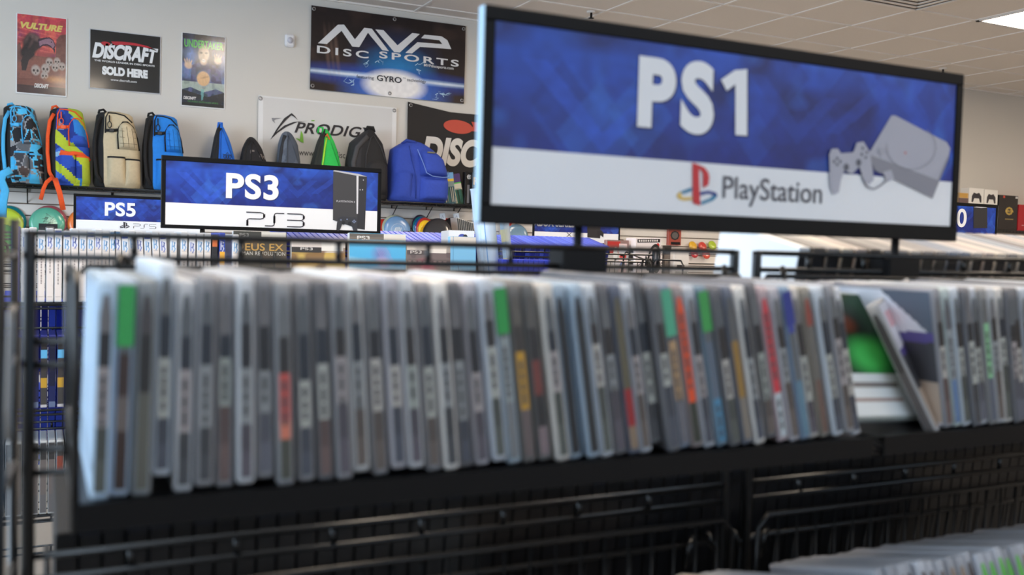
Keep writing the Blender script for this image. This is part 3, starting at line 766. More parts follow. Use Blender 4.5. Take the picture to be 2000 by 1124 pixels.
# ================================================================== the rack across the aisle (PS3)
N2 = N3-.165                                  # spine plane there
for i, u in enumerate((-.106, .528, 1.162)):
    basket((u, N2, ZB-.008), (0, 0, 0), .602, .155, .127, 'black wire basket of the %s bay under the PS3 sign, top tier' % ('left', 'middle', 'right')[i], vstep=.0508, strip=False, sides=((0, 1), (0,), (1,))[i])
for j in (1, 2):
    basket((-.106, N2, ZB-.008-.2415*j), (0, 0, 0), .602, .155, .127, 'black wire basket, %s tier of the rack under the PS3 sign' % ('second', 'third')[j-1], vstep=.0508, strip=False)
def spine_case(u, n, z, w, h, d, shell, bands, label, group, lean=0, mark=None, title=True, name='game_case', rnd=random.Random(9)):
    s = MB(); s.col = shell; s.box((-w/2, 0, 0), (w/2, d, h), None, .0014)
    o = tag(s.build(name, M['case'], None, (u, n, z), (0, -R(lean), 0)), label, 'game case', group)
    c = MB(); hw = w*.43; q = h-.004
    for fr, col in bands:
        c.rect(-hw, q-(h-.008)*fr, hw, q, -.0004, col); q -= (h-.008)*fr
    if mark:
        zt = h-.020
        c.stroke([(-hw*.5, zt-.022), (-hw*.5, zt), (hw*.3, zt-.003), (hw*.3, zt-.012), (-hw*.4, zt-.012)], .0022, -.0008, mark)
        c.stroke([(hw*.55, zt-.003), (hw*.05, zt-.012), (hw*.6, zt-.018), (hw*.05, zt-.026)], .0020, -.0008, mark)
    if title:
        q = h*.62; e = h*rnd.uniform(.22, .4)
        while q > e:
            l = rnd.uniform(.003, .007); c.rect(-hw*.14, q-l, hw*.2, q, -.0008, C(150, 140, 140)); q -= l+rnd.uniform(.0008, .003)
        c.rect(-hw*.8, .012, hw*.8, .0126, -.0008, C(150, 140, 140)); c.rect(-hw*.8, h*.72, hw*.8, h*.7235, -.0008, C(160, 160, 164))
    c.build('spine_card', M['print'], o)
    return o
# tops of the white row, by picture column of each spine's left edge
xs = [41, 56.5, 73, 90, 106, 123, 138, 154, 169.5, 184, 198.5, 213, 228, 243, 256.5, 271, 286.5, 302, 317, 331, 351.5, 367.5, 383, 397.5, 411.5, 426, 452]
for i, x in enumerate(xs):
    u = ux(x+7.5, 520, N2); hh = .166+.003*math.sin(i*2.3)
    blue_top = i in (4, 5, 8, 13, 16, 18) ; tl = i in (10, 11, 12)
    band = C(44, 76, 176) if blue_top else (C(50, 130, 190) if tl else C(230, 236, 244))
    lean = 3 if 12 <= i <= 18 else 0
    grp = 'white spined game cases on the PS3 rack'
    pos = '%s white spined game case from the blue end case on the PS3 rack' % nth(i+1)
    if i == 4-1 : pass
    if x == 411.5: spine_case(u, N2, ZB-.006, .0135, hh, .135, C(60, 60, 64), [(.06, C(60, 60, 66)), (.10, C(206, 110, 60)), (.84, C(46, 44, 48))], 'dark spined game case with an orange top near the black boxed game', grp, title=False)
    elif x == 426: spine_case(u, N2, ZB-.006, .0140, hh, .135, C(60, 84, 190), [(.26, C(48, 74, 176)), (.20, C(240, 180, 60)), (.54, C(214, 206, 200))], 'blue spined game case with a yellow block beside the black boxed game', grp, mark=C(220, 224, 236), title=False)
    else: spine_case(u, N2, ZB-.006, .0150, hh, .135, C(226, 228, 232), [(.07, band), (.17, C(236, 240, 248)), (.76, C(236, 228, 224))], pos, grp, lean, mark=C(120, 178, 230) if i % 3 else C(110, 130, 206))
spine_case(ux(30, 500, N2), N2, ZB-.006, .0175, .170, .135, C(58, 84, 196), [(1, C(70, 96, 206))], 'blue game case ending the white spined row on the PS3 rack', 'white spined game cases on the PS3 rack', title=False)
s_ = MB(); s_.col = C(70, 72, 70); s_.box((-.009, 0, 0), (.009, .12, .172), None, .002)
o_ = tag(s_.build('divider_card', M['plast'], None, (ux(98, 450, N2)+.001, N2+.136, ZB-.006), (0, 0, 0)), 'dark grey divider standing up behind the white spined cases', 'divider')
# lower tiers seen through the end of the front rack
def tier(z, colf, label, group, n, u0=-.09, step=.0172, h=.168, bandsf=None, dn=0):
    for k in range(n):
        b = bandsf(k)
        spine_case(u0+step*k, N2+dn, z, .0148, h, .135, colf(k), b, label % nth(k+1), group, title=False)
def b2(k):
    if k in (6, 8): return [(.18, C(40, 34, 36)), (.12, C(96, 176, 226)), (.28, C(60, 56, 56)), (.14, C(190, 150, 50)), (.24, C(64, 62, 62)), (.04, C(190, 190, 196))]
    return [(.3, C(16, 20, 50)), (.4, C(18, 22, 54)), (.22, C(22, 32, 84)), (.08, C(100, 116, 150))] if k % 3 else [(.1, C(50, 46, 48)), (.9, C(52, 52, 58))]
tier(ZB-.2495, lambda k: C(28, 38, 120), '%s game case from the rack end on the second tier under the PS3 sign', 'game cases on the second tier of the PS3 rack', 14, bandsf=b2)
def b3(k):
    c = C(190, 70, 70) if k % 6 == 4 else C(50, 50, 52)
    return [(.10, C(60, 60, 64)), (.14, c), (.5, C(104, 98, 98)), (.26, C(96, 96, 100))] if k % 4 else [(.2, C(60, 60, 62)), (.8, C(128, 64, 52))]
tier(ZB-.491, lambda k: C(176, 182, 186), '%s pale game case from the rack end on the third tier under the PS3 sign', 'game cases on the third tier of the PS3 rack', 14, bandsf=b3)
BL = [C(58, 84, 214), C(72, 98, 226), C(48, 70, 196), C(86, 112, 232)]
rb = random.Random(8)
def blue_rows(u0, u1, zn, w0, grp, far=N3):
    return back_row(u0, u1, far, zn, 12, .0145, .135, .17, lambda k: rb.choice(BL), 'game_case', grp, lambda k: w0 % nth(k), lambda k: rb.choice([C(30, 44, 150), C(26, 34, 120), C(60, 80, 190)]), .0165, C(40, 60, 160))
nb, zb = blue_rows(ux(548, 465, 2.65), ux(1186, 468, 2.65), CAM_Z+.007, '%s tilted blue game case behind the DEUS EX and other boxes', 'blue game cases behind the PS3 rack')
for i in (1, 2): basket((-.106+.634*i+.61, nb, zb), (-R(12), 0, math.pi), .602, .16, .127, 'black wire basket behind the PS3 rack holding blue cases, %s bay' % ('middle', 'right')[i-1], strip=False, vstep=.0508)
for j in (0, 1):
    nb, zb = blue_rows(-.10, .12, CAM_Z-.175-.235*j, '%%s blue game case from the rack end, %s row behind the PS3 rack' % ('upper low', 'bottom')[j], 'blue game cases low behind the PS3 rack')
# blue cases in the front basket of the right bay
for k in range(14):
    u = ux(986, 500, N2)+.0166*k
    spine_case(u, N2, ZB-.006, .0145, .118, .135, C(40, 60, 190), [(.5, C(36, 58, 190)), (.5, C(28, 44, 150))], '%s short blue case right of the clear tube on the PS3 rack' % nth(k+1), 'short blue cases beside the clear tube', title=False)

def facing_box(px0, px1, py_top, label, draw, cat='game case', n=N2, thick=.018, zb=ZB-.006, tilt=3, edge=C(220, 218, 214), name='boxed_game', group=None):
    a, b = at(px0, py_top, n), at(px1, py_top, n); w = b.x-a.x; h = (a.z+b.z)/2-zb
    s = MB(); s.col = edge; s.box((0, 0, 0), (w, thick, h), None, .001)
    o = tag(s.build(name, M['case'], None, (a.x, n, zb), (-R(tilt), 0, 0)), label, cat, group)
    c = MB(); draw(c, w, h, lambda px, py: (lambda p: (p.x-a.x, p.z-zb))(at(px, py, n)))
    c.build('cover_art', M['print'], o)
    return o
def d_deus(c, w, h, g):
    y = -.0005
    p = Pic(80, 100, C(74, 72, 62), C(60, 52, 44)); p.tint(16, .5, C(110, 92, 70), 4, .3, .5); p.ell(.6, .62, .25, .12, C(170, 110, 60), .8); p.poly([(0, .9), (1, .9), (1, 1), (0, 1)], C(70, 66, 60))
    c.raster(p.a, 0, 0, w, h, y)
    c.rect(0, h-.014, w*.68, h-.001, -.001, C(62, 62, 56)); c.rect(w*.52, h-.0125, w*.985, h-.0005, -.0014, C(216, 214, 206))
    txt(c, g, 'PS3', (469, 462), (487, 456), -.0014, C(170, 170, 166))
    txt(c, g, 'DEUS EX', (461, 489), (555, 477), -.0014, C(196, 156, 84), bold=.01)
    txt(c, g, 'HUMAN REVOLUTION', (460, 498), (558, 493), -.0014, C(206, 204, 196), space=1.1)
facing_box(457, 561.5, 452.5, 'black boxed game with a gold DEUS EX title on the PS3 rack', d_deus)
def d_orange(c, w, h, g):
    p = Pic(80, 100, C(214, 204, 196), C(214, 196, 150)); p.poly([(0, .2), (1, .2), (1, .9), (0, .9)], C(206, 176, 96)); p.tint(14, .45, C(120, 84, 60), 6, .2, .8); p.ell(.3, .4, .3, .06, C(240, 200, 120), .5, -.2); p.ell(.55, .5, .08, .05, C(190, 60, 40), .5)
    c.raster(p.a, 0, 0, w, h, -.0005); c.rect(0, h*.80, w*.55, h*.885, -.001, C(58, 54, 52)); c.rect(w*.55, h*.83, w*.96, h*.97, -.0013, C(236, 234, 228)); c.rect(0, h*.885, w, h-.0008, -.0008, C(222, 214, 208))
    txt(c, g, 'PS3', (588, 488.5), (612, 484), -.0014, C(226, 224, 220))
facing_box(571, 676, 469.5, 'pale boxed game with an orange battle picture right of the DEUS EX box', d_orange)
def d_blue(c, w, h, g):
    p = Pic(100, 120, C(96, 190, 236), C(60, 160, 224)); p.tint(24, .5, C(170, 222, 246), 3, .25, .8); p.ell(.55, .30, .2, .16, C(120, 134, 196), .8); p.ell(.6, .42, .16, .1, C(196, 170, 214), .8, .4); p.ell(.5, .66, .26, .2, C(206, 190, 214), .9)
    for q in range(7): p.poly([(.45+.03*q, .2), (.47+.03*q, .2), (.62+.03*q, .42), (.6+.03*q, .42)], C(150, 160, 214), .5)
    c.raster(p.a, 0, 0, w, h, -.0005); c.rect(0, h-.0155, w*.62, h-.001, -.001, C(104, 98, 92)); c.rect(w*.6, h-.0155, w-.001, h-.0008, -.0013, C(232, 228, 220))
    txt(c, g, 'PS3', (699, 468), (724, 461.5), -.0014, C(236, 236, 234), bold=.02)
facing_box(684.5, 795, 456.5, 'bright blue boxed game with a swirling cover below the PS3 sign', d_blue)
def d_red(c, w, h, g):
    p = Pic(72, 100, C(226, 218, 208), C(120, 100, 100)); p.poly([(0, .16), (1, .16), (1, 1), (0, 1)], C(118, 104, 104)); p.ell(.4, .5, .4, .26, C(196, 84, 112), .5); p.tint(10, .5, C(86, 76, 80), 8, .2, .5)
    c.raster(p.a, 0, 0, w, h, -.0005); c.rect(0, h*.80, w*.46, h*.875, -.001, C(92, 84, 84)); c.rect(w*.46, h*.83, w*.9, h*.9, -.001, C(236, 230, 224))
    txt(c, g, 'PS3', (803, 495.5), (825, 490), -.0014, C(226, 220, 216))
    for q in range(8): c.rect(w*(.03+.115*q), h*.64, w*(.10+.115*q), h*.70, -.001, C(176, 150, 150))
facing_box(796.5, 882, 475, 'grey and pink boxed game between the bright blue box and the light blue box', d_red)
def d_lb(c, w, h, g):
    c.rect(0, 0, w, h, -.0005, C(124, 190, 232)); c.rect(w*.1, 0, w*.12, h, -.001, C(90, 150, 200)); c.stroke([(w*.3, h*.55), (w*.55, h*.1)], .0012, -.001, C(40, 70, 110)); c.rect(0, h*.86, w, h-.0006, -.0008, C(226, 222, 216))
facing_box(882, 932, 462.5, 'light blue box standing left of the clear tube on the PS3 rack', d_lb, 'box', edge=C(150, 200, 236), name='blue_box')
def d_wb(c, w, h, g):
    c.rect(0, 0, w, h, -.0005, C(238, 238, 240)); c.ell(*g(905, 464), .012, .010, -.001, C(70, 84, 170), 16); c.ell(*g(911, 463), .007, .007, -.0014, C(40, 40, 48), 12)
facing_box(880, 929, 450.5, 'white box with a round dark picture behind the light blue box', d_wb, 'box', n=N2+.05, thick=.06, name='white_box')
# clear tube
t = empty('clear_tube', (0, 0, 0)); p0, p1 = at(976, 537, N2+.055), at(953, 366, N2+.055); p0.z = ZB-.005
ax = (p1-p0); Lh = ax.length; t.location = p0; zt_ = ax.normalized(); yt_ = (Vector((-.1, 1, 0))-zt_*zt_.dot(Vector((-.1, 1, 0)))).normalized(); t.rotation_euler = Matrix((yt_.cross(zt_), yt_, zt_)).transposed().to_euler()
q = MB(); q.tube([(0, 0, 0.002), (0, 0, Lh)], .050, 32, caps=False); q.build('tube_wall', M['clear'], t)
q = MB(); q.tube([(0, 0, Lh-.004), (0, 0, Lh)], .0512, 32, caps=False); q.build('rim', M['clear'], t)
q = MB(); zz = 0
for a, b, c_ in ((0, .05, C(226, 222, 206)), (.05, .085, C(120, 160, 206)), (.085, .12, C(226, 214, 140)), (.12, .135, C(150, 186, 216)), (.135, .165, C(130, 170, 210)), (.165, .20, C(230, 222, 160)), (.20, .235, C(150, 190, 220))):
    n_s = 10
    for k in range(n_s):
        A0, A1 = .0+1.5*k/n_s, .0+1.5*(k+1)/n_s
        q.add([(.045*math.sin(A0), -.045*math.cos(A0), a), (.045*math.sin(A1), -.045*math.cos(A1), a), (.045*math.sin(A1), -.045*math.cos(A1), b), (.045*math.sin(A0), -.045*math.cos(A0), b)], [(0, 1, 2, 3)], c_)
q.build('refracted_bands', M['print'], t)  # bands paint the colours refracted through the tube
q = MB(); q.tube([(-.020, -.004, .002), (-.020, -.004, Lh-.012)], .0265, 24, C(236, 242, 248))
for k in range(3): q.tube([(-.036+.014*k, -.0265+.004*abs(k-1), .004), (-.036+.014*k, -.0265+.004*abs(k-1), Lh-.02)], .0026, 6, C(120, 170, 220))
q.build('sheen_roll', M['gloss'], t)  # white roll with blue streaks paints the tube's highlights
tag(t, 'tall clear plastic tube with painted yellow and blue refraction bands left of the PS1 sign', 'tube')

# ================================================================== posters, banners and a sensor on the back wall
NP = NW-.006
def poster(px0, px1, py0, py1, label, cat, name, draw, border=.012, thick=.005, edge=C(232, 232, 232), mat_='gloss'):
    a, b = at(px0, py1, NP), at(px1, py0, NP)
    w, h = b.x-a.x, b.z-a.z
    s = MB(); s.col = edge; s.box((0, 0, 0), (w, thick, h), None, .001)
    o = tag(s.build(name, M['plast'], None, (a.x, NP-.001, a.z)), label, cat)
    c = MB(); draw(c, w, h, lambda px, py: (lambda p: (p.x-a.x, p.z-a.z))(at(px, py, NP)), border)
    c.build('printed_picture', M[mat_], o)
    return o
def discraft(c, x0, z0, x1, z1, y, col, swoosh=None):
    c.text('DISCRAFT', x0, z0, x1, z1, y, col, bold=.045, shear=.25)
def d_vult(c, w, h, g, bd):
    p = Pic(116, 170, C(206, 70, 84), C(150, 90, 76))
    p.tint(22, .45, C(120, 60, 110), 2, .3, .55); p.tint(14, .55, C(236, 110, 90), 5, .2, .6)
    for q in range(6): p.poly([(.0, .1+.06*q), (1, .22+.05*q), (1, .235+.05*q), (0, .12+.06*q)], C(240, 130, 110), .35)
    p.poly([(0, .55), (.2, .5), (.45, .52), (1, .5), (1, .92), (0, .92)], C(136, 84, 72)); p.poly([(.8, .28), (.88, .22), (1, .2), (1, .62), (.78, .6)], C(120, 76, 68)); p.poly([(0, .4), (.06, .36), (.12, .6), (0, .62)], C(120, 80, 72))
    p.tint(12, .5, C(90, 50, 46), 7, .2, .35)
    p.ell(.3, .36, .23, .14, C(54, 40, 40), .3, -.5); p.ell(.22, .47, .16, .13, C(44, 34, 34), .3, .9); p.poly([(.08, .6), (.2, .4), (.36, .5), (.24, .58), (.18, .72), (.1, .72)], C(46, 36, 36))
    p.ell(.36, .28, .16, .05, C(110, 84, 80), .6, .5)
    p.ell(.20, .30, .05, .12, C(92, 70, 66), .8, .5); p.ell(.30, .34, .04, .13, C(84, 62, 60), .8, .5)
    p.poly([(.42, .30), (.55, .27), (.66, .26), (.74, .29), (.79, .36), (.74, .42), (.69, .39), (.62, .37), (.52, .38), (.44, .42)], C(60, 44, 56))
    p.poly([(.44, .33), (.56, .29), (.66, .275), (.73, .30), (.77, .36), (.73, .40), (.69, .37), (.62, .35), (.52, .36), (.46, .39)], C(150, 112, 128)); p.ell(.70, .32, .018, .012, C(30, 20, 24), .5); p.poly([(.73, .40), (.78, .40), (.765, .47)], C(60, 50, 56))
    for cx, cy, r in ((.38, .70, .11), (.58, .67, .105), (.56, .76, .09), (.78, .64, .09), (.92, .62, .085), (.66, .58, .09), (.82, .56, .08)):
        p.ell(cx, cy, r, r*.72, C(176, 160, 152), .35); p.ell(cx-r*.35, cy+.005, r*.26, r*.2, C(50, 38, 38), .4); p.ell(cx+r*.35, cy+.005, r*.26, r*.2, C(50, 38, 38), .4); p.ell(cx, cy+r*.34, r*.12, r*.12, C(70, 50, 48), .4)
    p.poly([(0, .82), (.5, .8), (1, .76), (1, 1), (0, 1)], C(110, 62, 50), .7); p.poly([(0, .90), (1, .90), (1, 1), (0, 1)], C(42, 32, 34), .85); p.ell(.8, .8, .3, .06, C(176, 116, 70), .8); p.noise(3, .12, 9)
    c.raster(p.a, bd*.6, bd*.7, w-bd*.6, h-bd*.3, -.0006)
    a, b = g(40, 49), g(123, 56.5); zc = (a[1]+b[1])/2
    c.text('VULTURE', a[0], zc-.021, b[0], zc+.021, -.0012, C(226, 204, 110), bold=.05, shear=.25)
    txt(c, g, 'DISCRAFT', (67, 171), (95, 165), -.0012, C(226, 222, 220), bold=.04, shear=.25)
poster(30.5, 131.5, 36.5, 182, 'red VULTURE poster with a dark bird and a heap of skulls', 'poster', 'wall_poster', d_vult)
def d_sold(c, w, h, g, bd):
    c.rect(.006, .006, w-.006, h-.006, -.0006, C(18, 19, 20))
    S = lambda pts: gp(g, [(x*.25, y*.25) for x, y in pts])
    c.ell(*g(206.5, 85.5), .030, .0135, -.0012, C(186, 38, 52), rot=-.05)
    c.poly(S([(868, 324), (960, 326), (1060, 338), (1150, 360), (1208, 386), (1230, 404), (1190, 388), (1100, 364), (1010, 352), (930, 352), (866, 356), (880, 342)]), -.0012, C(186, 38, 52))
    a, b = g(181, 106.5), g(309, 95.5)
    txt(c, g, 'DISCRAFT', (180, 112.5), (309, 95.5), -.0012, C(236, 238, 240), bold=.05, shear=.25)
    txt(c, g, 'THE WORLD LEADER IN DISC SPORTS', (184, 121.5), (302, 121), -.0012, C(226, 228, 230)) if False else None
    a, b = g(184, 118.5), g(302, 128.5); zc = (a[1]+b[1])/2
    c.text('THE WORLD LEADER IN DISC SPORTS', a[0], zc-.006, b[0], zc+.006, -.0012, C(226, 228, 230), bold=.03)
    a, b = g(199.5, 139), g(288.5, 144); zc = (a[1]+b[1])/2
    c.text('SOLD HERE', a[0], zc-.029, b[0], zc+.029, -.0012, C(236, 238, 240), bold=.07)
    a, b = g(216, 155.5), g(267, 159.5); zc = (a[1]+b[1])/2
    c.text('www.discraft.com', a[0], zc-.0085, b[0], zc+.0065, -.0012, C(226, 228, 230), bold=.012)
poster(173.7, 314.8, 71, 172.5, 'black sign reading DISCRAFT SOLD HERE between the two wall posters', 'sign', 'wall_sign', d_sold, edge=C(196, 196, 200))
def d_und(c, w, h, g, bd):
    p = Pic(110, 165, C(26, 30, 60), C(40, 60, 84))
    p.tint(22, .45, C(96, 130, 190), 3, .3, .8); p.ell(.2, .28, .22, .13, C(120, 150, 206), .9); p.ell(.86, .3, .16, .12, C(60, 90, 160), .9)
    p.poly([(.22, .44), (.4, .38), (.66, .38), (.9, .5), (.96, .72), (.2, .72)], C(44, 50, 96)); p.tint(10, .55, C(110, 120, 180), 9, .2, .4)
    p.ell(.5, .26, .145, .135, C(206, 182, 158), .25); p.ell(.5, .37, .10, .06, C(196, 168, 144), .4)
    p.ell(.44, .25, .05, .02, C(70, 48, 46), .6); p.ell(.56, .25, .05, .02, C(70, 48, 46), .6); p.ell(.5, .36, .06, .028, C(236, 226, 214), .5); p.ell(.5, .36, .05, .006, C(90, 50, 46), .6); p.poly([(.48, .26), (.52, .26), (.535, .32), (.465, .32)], C(176, 146, 122), .6)
    for cx, cy in ((.14, .44), (.84, .34)):
        p.ell(cx, cy, .11, .06, C(216, 184, 158), .4, .3)
        for q in range(4): p.ell(cx-.07+.045*q, cy-.06+.01*abs(q-1), .022, .05, C(216, 184, 158), .5, (q-1.5)*.25)
    p.poly([(0, .66), (1, .66), (1, .78), (.8, .74), (.5, .8), (.2, .74), (0, .78)], C(190, 206, 190), .7); p.tint(8, .5, C(60, 84, 84), 12, .2, .35)
    p.ell(.5, .61, .20, .135, C(150, 170, 200), .5, k=.6); p.ell(.5, .61, .165, .11, C(220, 176, 128), .15); p.ell(.53, .59, .12, .02, C(180, 136, 92), .8, -.3)
    p.poly([(0, .78), (.3, .82), (.6, .86), (1, .78), (1, 1), (0, 1)], C(18, 22, 24), .92); p.poly([(.44, .76), (.52, .76), (.5, .9), (.46, .92)], C(110, 176, 176), .7)
    p.poly([(0, 0), (1, 0), (1, .07), (0, .07)], C(16, 20, 24), .8); p.poly([(0, .955), (1, .955), (1, 1), (0, 1)], C(14, 20, 16)); p.noise(3, .1, 2)
    c.raster(p.a, bd*.5, bd*.6, w-bd*.5, h-bd*.3, -.0006)
    a, b = g(360, 84), g(436, 90); zc = (a[1]+b[1])/2-.002
    c.text('UNDERTAKER', a[0], zc-.027, b[0], zc+.027, -.0012, C(92, 204, 84), bold=.02)
    txt(c, g, 'DISCRAFT', (358, 193.5), (383, 189.5), -.0012, C(226, 222, 220), bold=.04, shear=.25)
    a, b = g(366, 199), g(426, 201); zc = (a[1]+b[1])/2
    c.text('THE WORLD LEADER IN DISC SPORTS', a[0], zc-.005, b[0], zc+.005, -.0012, C(70, 150, 66))
poster(353, 441, 72.5, 207, 'UNDERTAKER poster of a bald man above a disc', 'poster', 'wall_poster', d_und)
# sensor
t = empty('wall_sensor', at(565, 80, NW-.001))
q = MB(); q.box((-.036, -.028, -.046), (.036, 0, .046), C(232, 232, 236), .012); q.build('sensor_body', M['plast'], t)
q = MB(); q.tube([(0, -.026, 0), (0, -.033, 0)], .022, 18, C(206, 206, 216)); q.build('sensor_lens', M['plast'], t)
tag(t, 'small white motion sensor on the wall left of the MVP banner', 'sensor')
# MVP banner
def banner(px0, px1, w, h, ztop, label, name, draw, grommets, droop=lambda s: 0.0, n=NW-.012, rasters=None, amp=.004, hem=None):
    u0 = px0
    t = empty(name, (u0, n, ztop-h))
    wv = lambda s, t_: -amp*(1+math.sin(s*19+t_*3)+.6*math.sin(s*7-t_*9))-.002
    def warp(s, t_, x, y, z): return (x, y+wv(s, t_), z-droop(s)*(.25+.75*t_))
    c = MB(); c.raster(rasters, 0, 0, w, h, 0, warp); c.build('cloth', M['vinyl'], t)
    c = MB(); draw(c, w, h, lambda px, py: (lambda p: (p.x-u0, p.z-(ztop-h)))(at(px, py, n-.01)))
    # follow the cloth
    c.v = [(x, wv(x/w, z/h)+y-.004, z) for x, y, z in c.v]
    c.build('lettering', M['vinyl'], t)
    for s, t_ in grommets:
        q = MB(); x, z = s*w, t_*h; pts = [(x+.011*math.cos(a), wv(s, t_)-.003, z-droop(s)*(.25+.75*t_)+.011*math.sin(a)) for a in np.linspace(0, 2*math.pi, 13)]
        q.tube(pts, .004, 6); q.build('grommet', M['steel'], t)
    return tag(t, label, 'banner')
def img_mvp():
    p = Pic(220, 110, C(40, 32, 32), C(46, 36, 34))
    p.tint(15, .5, C(70, 54, 48), 3, .3, .5)
    p.ell(.54, .56, .34, .46, C(24, 58, 110), 1.0, k=.85); p.ell(.55, .66, .28, .34, C(48, 140, 206), 1.0, k=.95)
    p.ell(.5, .78, .78, .17, C(40, 84, 190), .9, k=.95); p.ell(.5, .775, .85, .05, C(196, 224, 250), .9); p.ell(.5, .775, .8, .022, C(240, 244, 250), .8)
    p.ell(.54, .95, .40, .26, C(70, 120, 220), .6, k=.9); p.ell(.53, .86, .23, .22, C(246, 244, 244), .35)
    for cx, k in ((.10, .35), (.16, .4), (.13, .3)): p.ell(cx, .52, .018, .38, C(150, 120, 106), .9, -.13, k)  # soft streaks paint reflections on the vinyl
    p.noise(4, .06, 3)
    return p.a
def d_mvp(c, w, h, g):
    S = lambda pts: gp(g, [(560+x*.2002, y*.2002) for x, y in pts])
    y = -.001; WH_ = C(226, 226, 228)
    rr = random.Random(4)
    for cx, cz in ((.36, .42), (.40, .40), (.66, .42), (.70, .36), (.24, .16), (.27, .10), (.82, .10), (.86, .06), (.90, .12)):
        x, z = cx, cz; P_ = [(x*w, z*h)]
        for k in range(8): x += rr.uniform(-.022, .022); z += rr.uniform(-.035, .04); P_.append((x*w, max(.02, z)*h))
        c.stroke(P_, .005, y, C(190, 226, 250), .001)
    c.poly(S([(305, 422), (500, 240), (560, 240), (665, 385), (755, 272), (830, 280), (998, 498), (935, 490), (792, 320), (708, 460), (640, 455), (535, 300), (392, 430)]), y, WH_)
    c.poly(S([(865, 287), (945, 294), (1082, 442), (1225, 322), (1298, 332), (1105, 512), (1050, 508)]), y, WH_)
    c.poly(S([(1345, 338), (1512, 354), (1568, 392), (1606, 480), (1380, 462), (1300, 458), (1222, 522), (1158, 516), (1275, 412), (1520, 430), (1490, 392), (1312, 372)]), y, WH_)
    a, b = g(618.5, 95), g(896, 122)
    # the two words run level on the banner
    a1, b1 = g(619, 96.5), g(720, 105.5); zc = (a1[1]+b1[1])/2
    c.text('DISC', a1[0], zc-.030, b1[0], zc+.024, y, WH_, bold=.02, space=1.35)
    a1, b1 = g(741, 110.5), g(896, 121.5); zc = (a1[1]+b1[1])/2
    c.text('SPORTS', a1[0], zc-.024, b1[0], zc+.028, y, WH_, bold=.02, space=1.3)
    a1, b1 = g(828, 129.5), g(886, 133); zc = (a1[1]+b1[1])/2
    c.text('MVPdiscsports.com', a1[0], zc-.014, b1[0], zc+.014, y, WH_, bold=.012)
    a1, b1 = g(696.5, 150), g(730, 152.5); zc = (a1[1]+b1[1])/2
    c.text('featuring', a1[0], zc-.018, b1[0], zc+.014, y, C(50, 60, 80))
    a1, b1 = g(736, 153), g(784.5, 156); zc = (a1[1]+b1[1])/2
    c.text('GYRO', a1[0], zc-.022, b1[0], zc+.022, y, C(30, 34, 44), bold=.015)
    a1, b1 = g(787, 153), g(792, 153.5); c.text('TM', a1[0], a1[1]-.003, b1[0], a1[1]+.007, y, C(50, 60, 80))
    a1, b1 = g(795, 157.5), g(832, 160); zc = (a1[1]+b1[1])/2
    c.text('technology', a1[0], zc-.014, b1[0], zc+.016, y, C(50, 60, 80))
ulm = ux(606.5, 95, NW-.012)
zt = (at(607.6, 13, NW-.012).z+at(908.9, 48.6, NW-.012).z)/2; zb_ = (at(605.6, 176.6, NW-.012).z+at(906.3, 200.6, NW-.012).z)/2
banner(ulm, 0, 1.217, zt-zb_, zt, 'black and blue MVP DISC SPORTS banner high on the wall', 'wall_banner', d_mvp, [(.015, .96), (.52, .965), (.985, .96), (.015, .04), (.5, .04), (.985, .04)], rasters=img_mvp(), amp=.002)
def img_prod():
    p = Pic(90, 50, C(214, 213, 212), C(216, 214, 212)); p.poly([(0, 0), (.028, 0), (.028, 1), (0, 1)], C(232, 232, 232)); p.poly([(.965, 0), (1, 0), (1, 1), (.965, 1)], C(232, 232, 232)); p.poly([(0, 0), (1, 0), (1, .03), (0, .03)], C(228, 228, 228)); return p.a
def d_prod(c, w, h, g):
    S = lambda pts: gp(g, [(400+x*.25, 180+y*.25) for x, y in pts])
    y = -.001; K = C(50, 47, 50)
    c.poly(S([(512, 372), (560, 290), (620, 205), (678, 164), (706, 190), (726, 220), (700, 196), (676, 182), (640, 214), (590, 270), (560, 312), (620, 262), (690, 234), (806, 224), (720, 236), (640, 270), (570, 318)]), y, K)
    c.poly(S([(522, 202), (570, 202), (604, 203), (556, 212), (540, 222), (552, 244), (530, 225)]), y, C(140, 140, 144))
    c.poly(S([(706, 358), (744, 368), (750, 300), (766, 330), (772, 398), (750, 390)]), y, C(130, 190, 74)); c.poly(S([(834, 219), (862, 220), (852, 228), (830, 227)]), y, C(130, 190, 74))
    a, b = g(575, 250), g(731, 260.5); zc = (a[1]+b[1])/2
    c.text('PRODIGY', a[0], zc-.038, b[0], zc+.042, y, K, bold=.02, shear=.3, space=1.05)
    a, b = g(584, 300), g(688, 306); zc = (a[1]+b[1])/2
    c.text('www.prodigydisc.us', a[0], zc-.03, b[0], zc+.03, y, C(70, 68, 72))
up0, up1 = ux(504, 230, NW-.012), ux(774, 230, NW-.012)
ztp = (at(504, 188, NW-.012).z+at(774, 209, NW-.012).z)/2
banner(up0, 0, up1-up0, .60, ztp, 'white PRODIGY banner behind the small packs on the shelf', 'wall_banner', d_prod, [(.014, .965), (.982, .965)], rasters=img_prod(), amp=.0025)
def img_disc():
    return Pic(70, 40, C(36, 34, 36), C(32, 30, 32)).a
ud = ux(796, 205, NW-.012); zd = at(797, 202, NW-.012).z
def d_disc(c, w, h, g):
    a = g(862, 0); y = -.001
    x, z = g(895, 248); c.ell(x, z, .125, .052, y, C(196, 82, 66), rot=-.05)
    S = lambda pts: gp(g, pts)
    c.poly(S([(921, 238), (938, 240), (1010, 262), (1010, 275), (936, 258), (920, 256), (924, 246)]), y, C(196, 82, 66))
    a, b = g(822, 321), g(822, 262); c.text('DISCRAFT', a[0], a[1], a[0]+1.02, b[1]-.01, y, C(216, 212, 206), bold=.05, shear=.25)
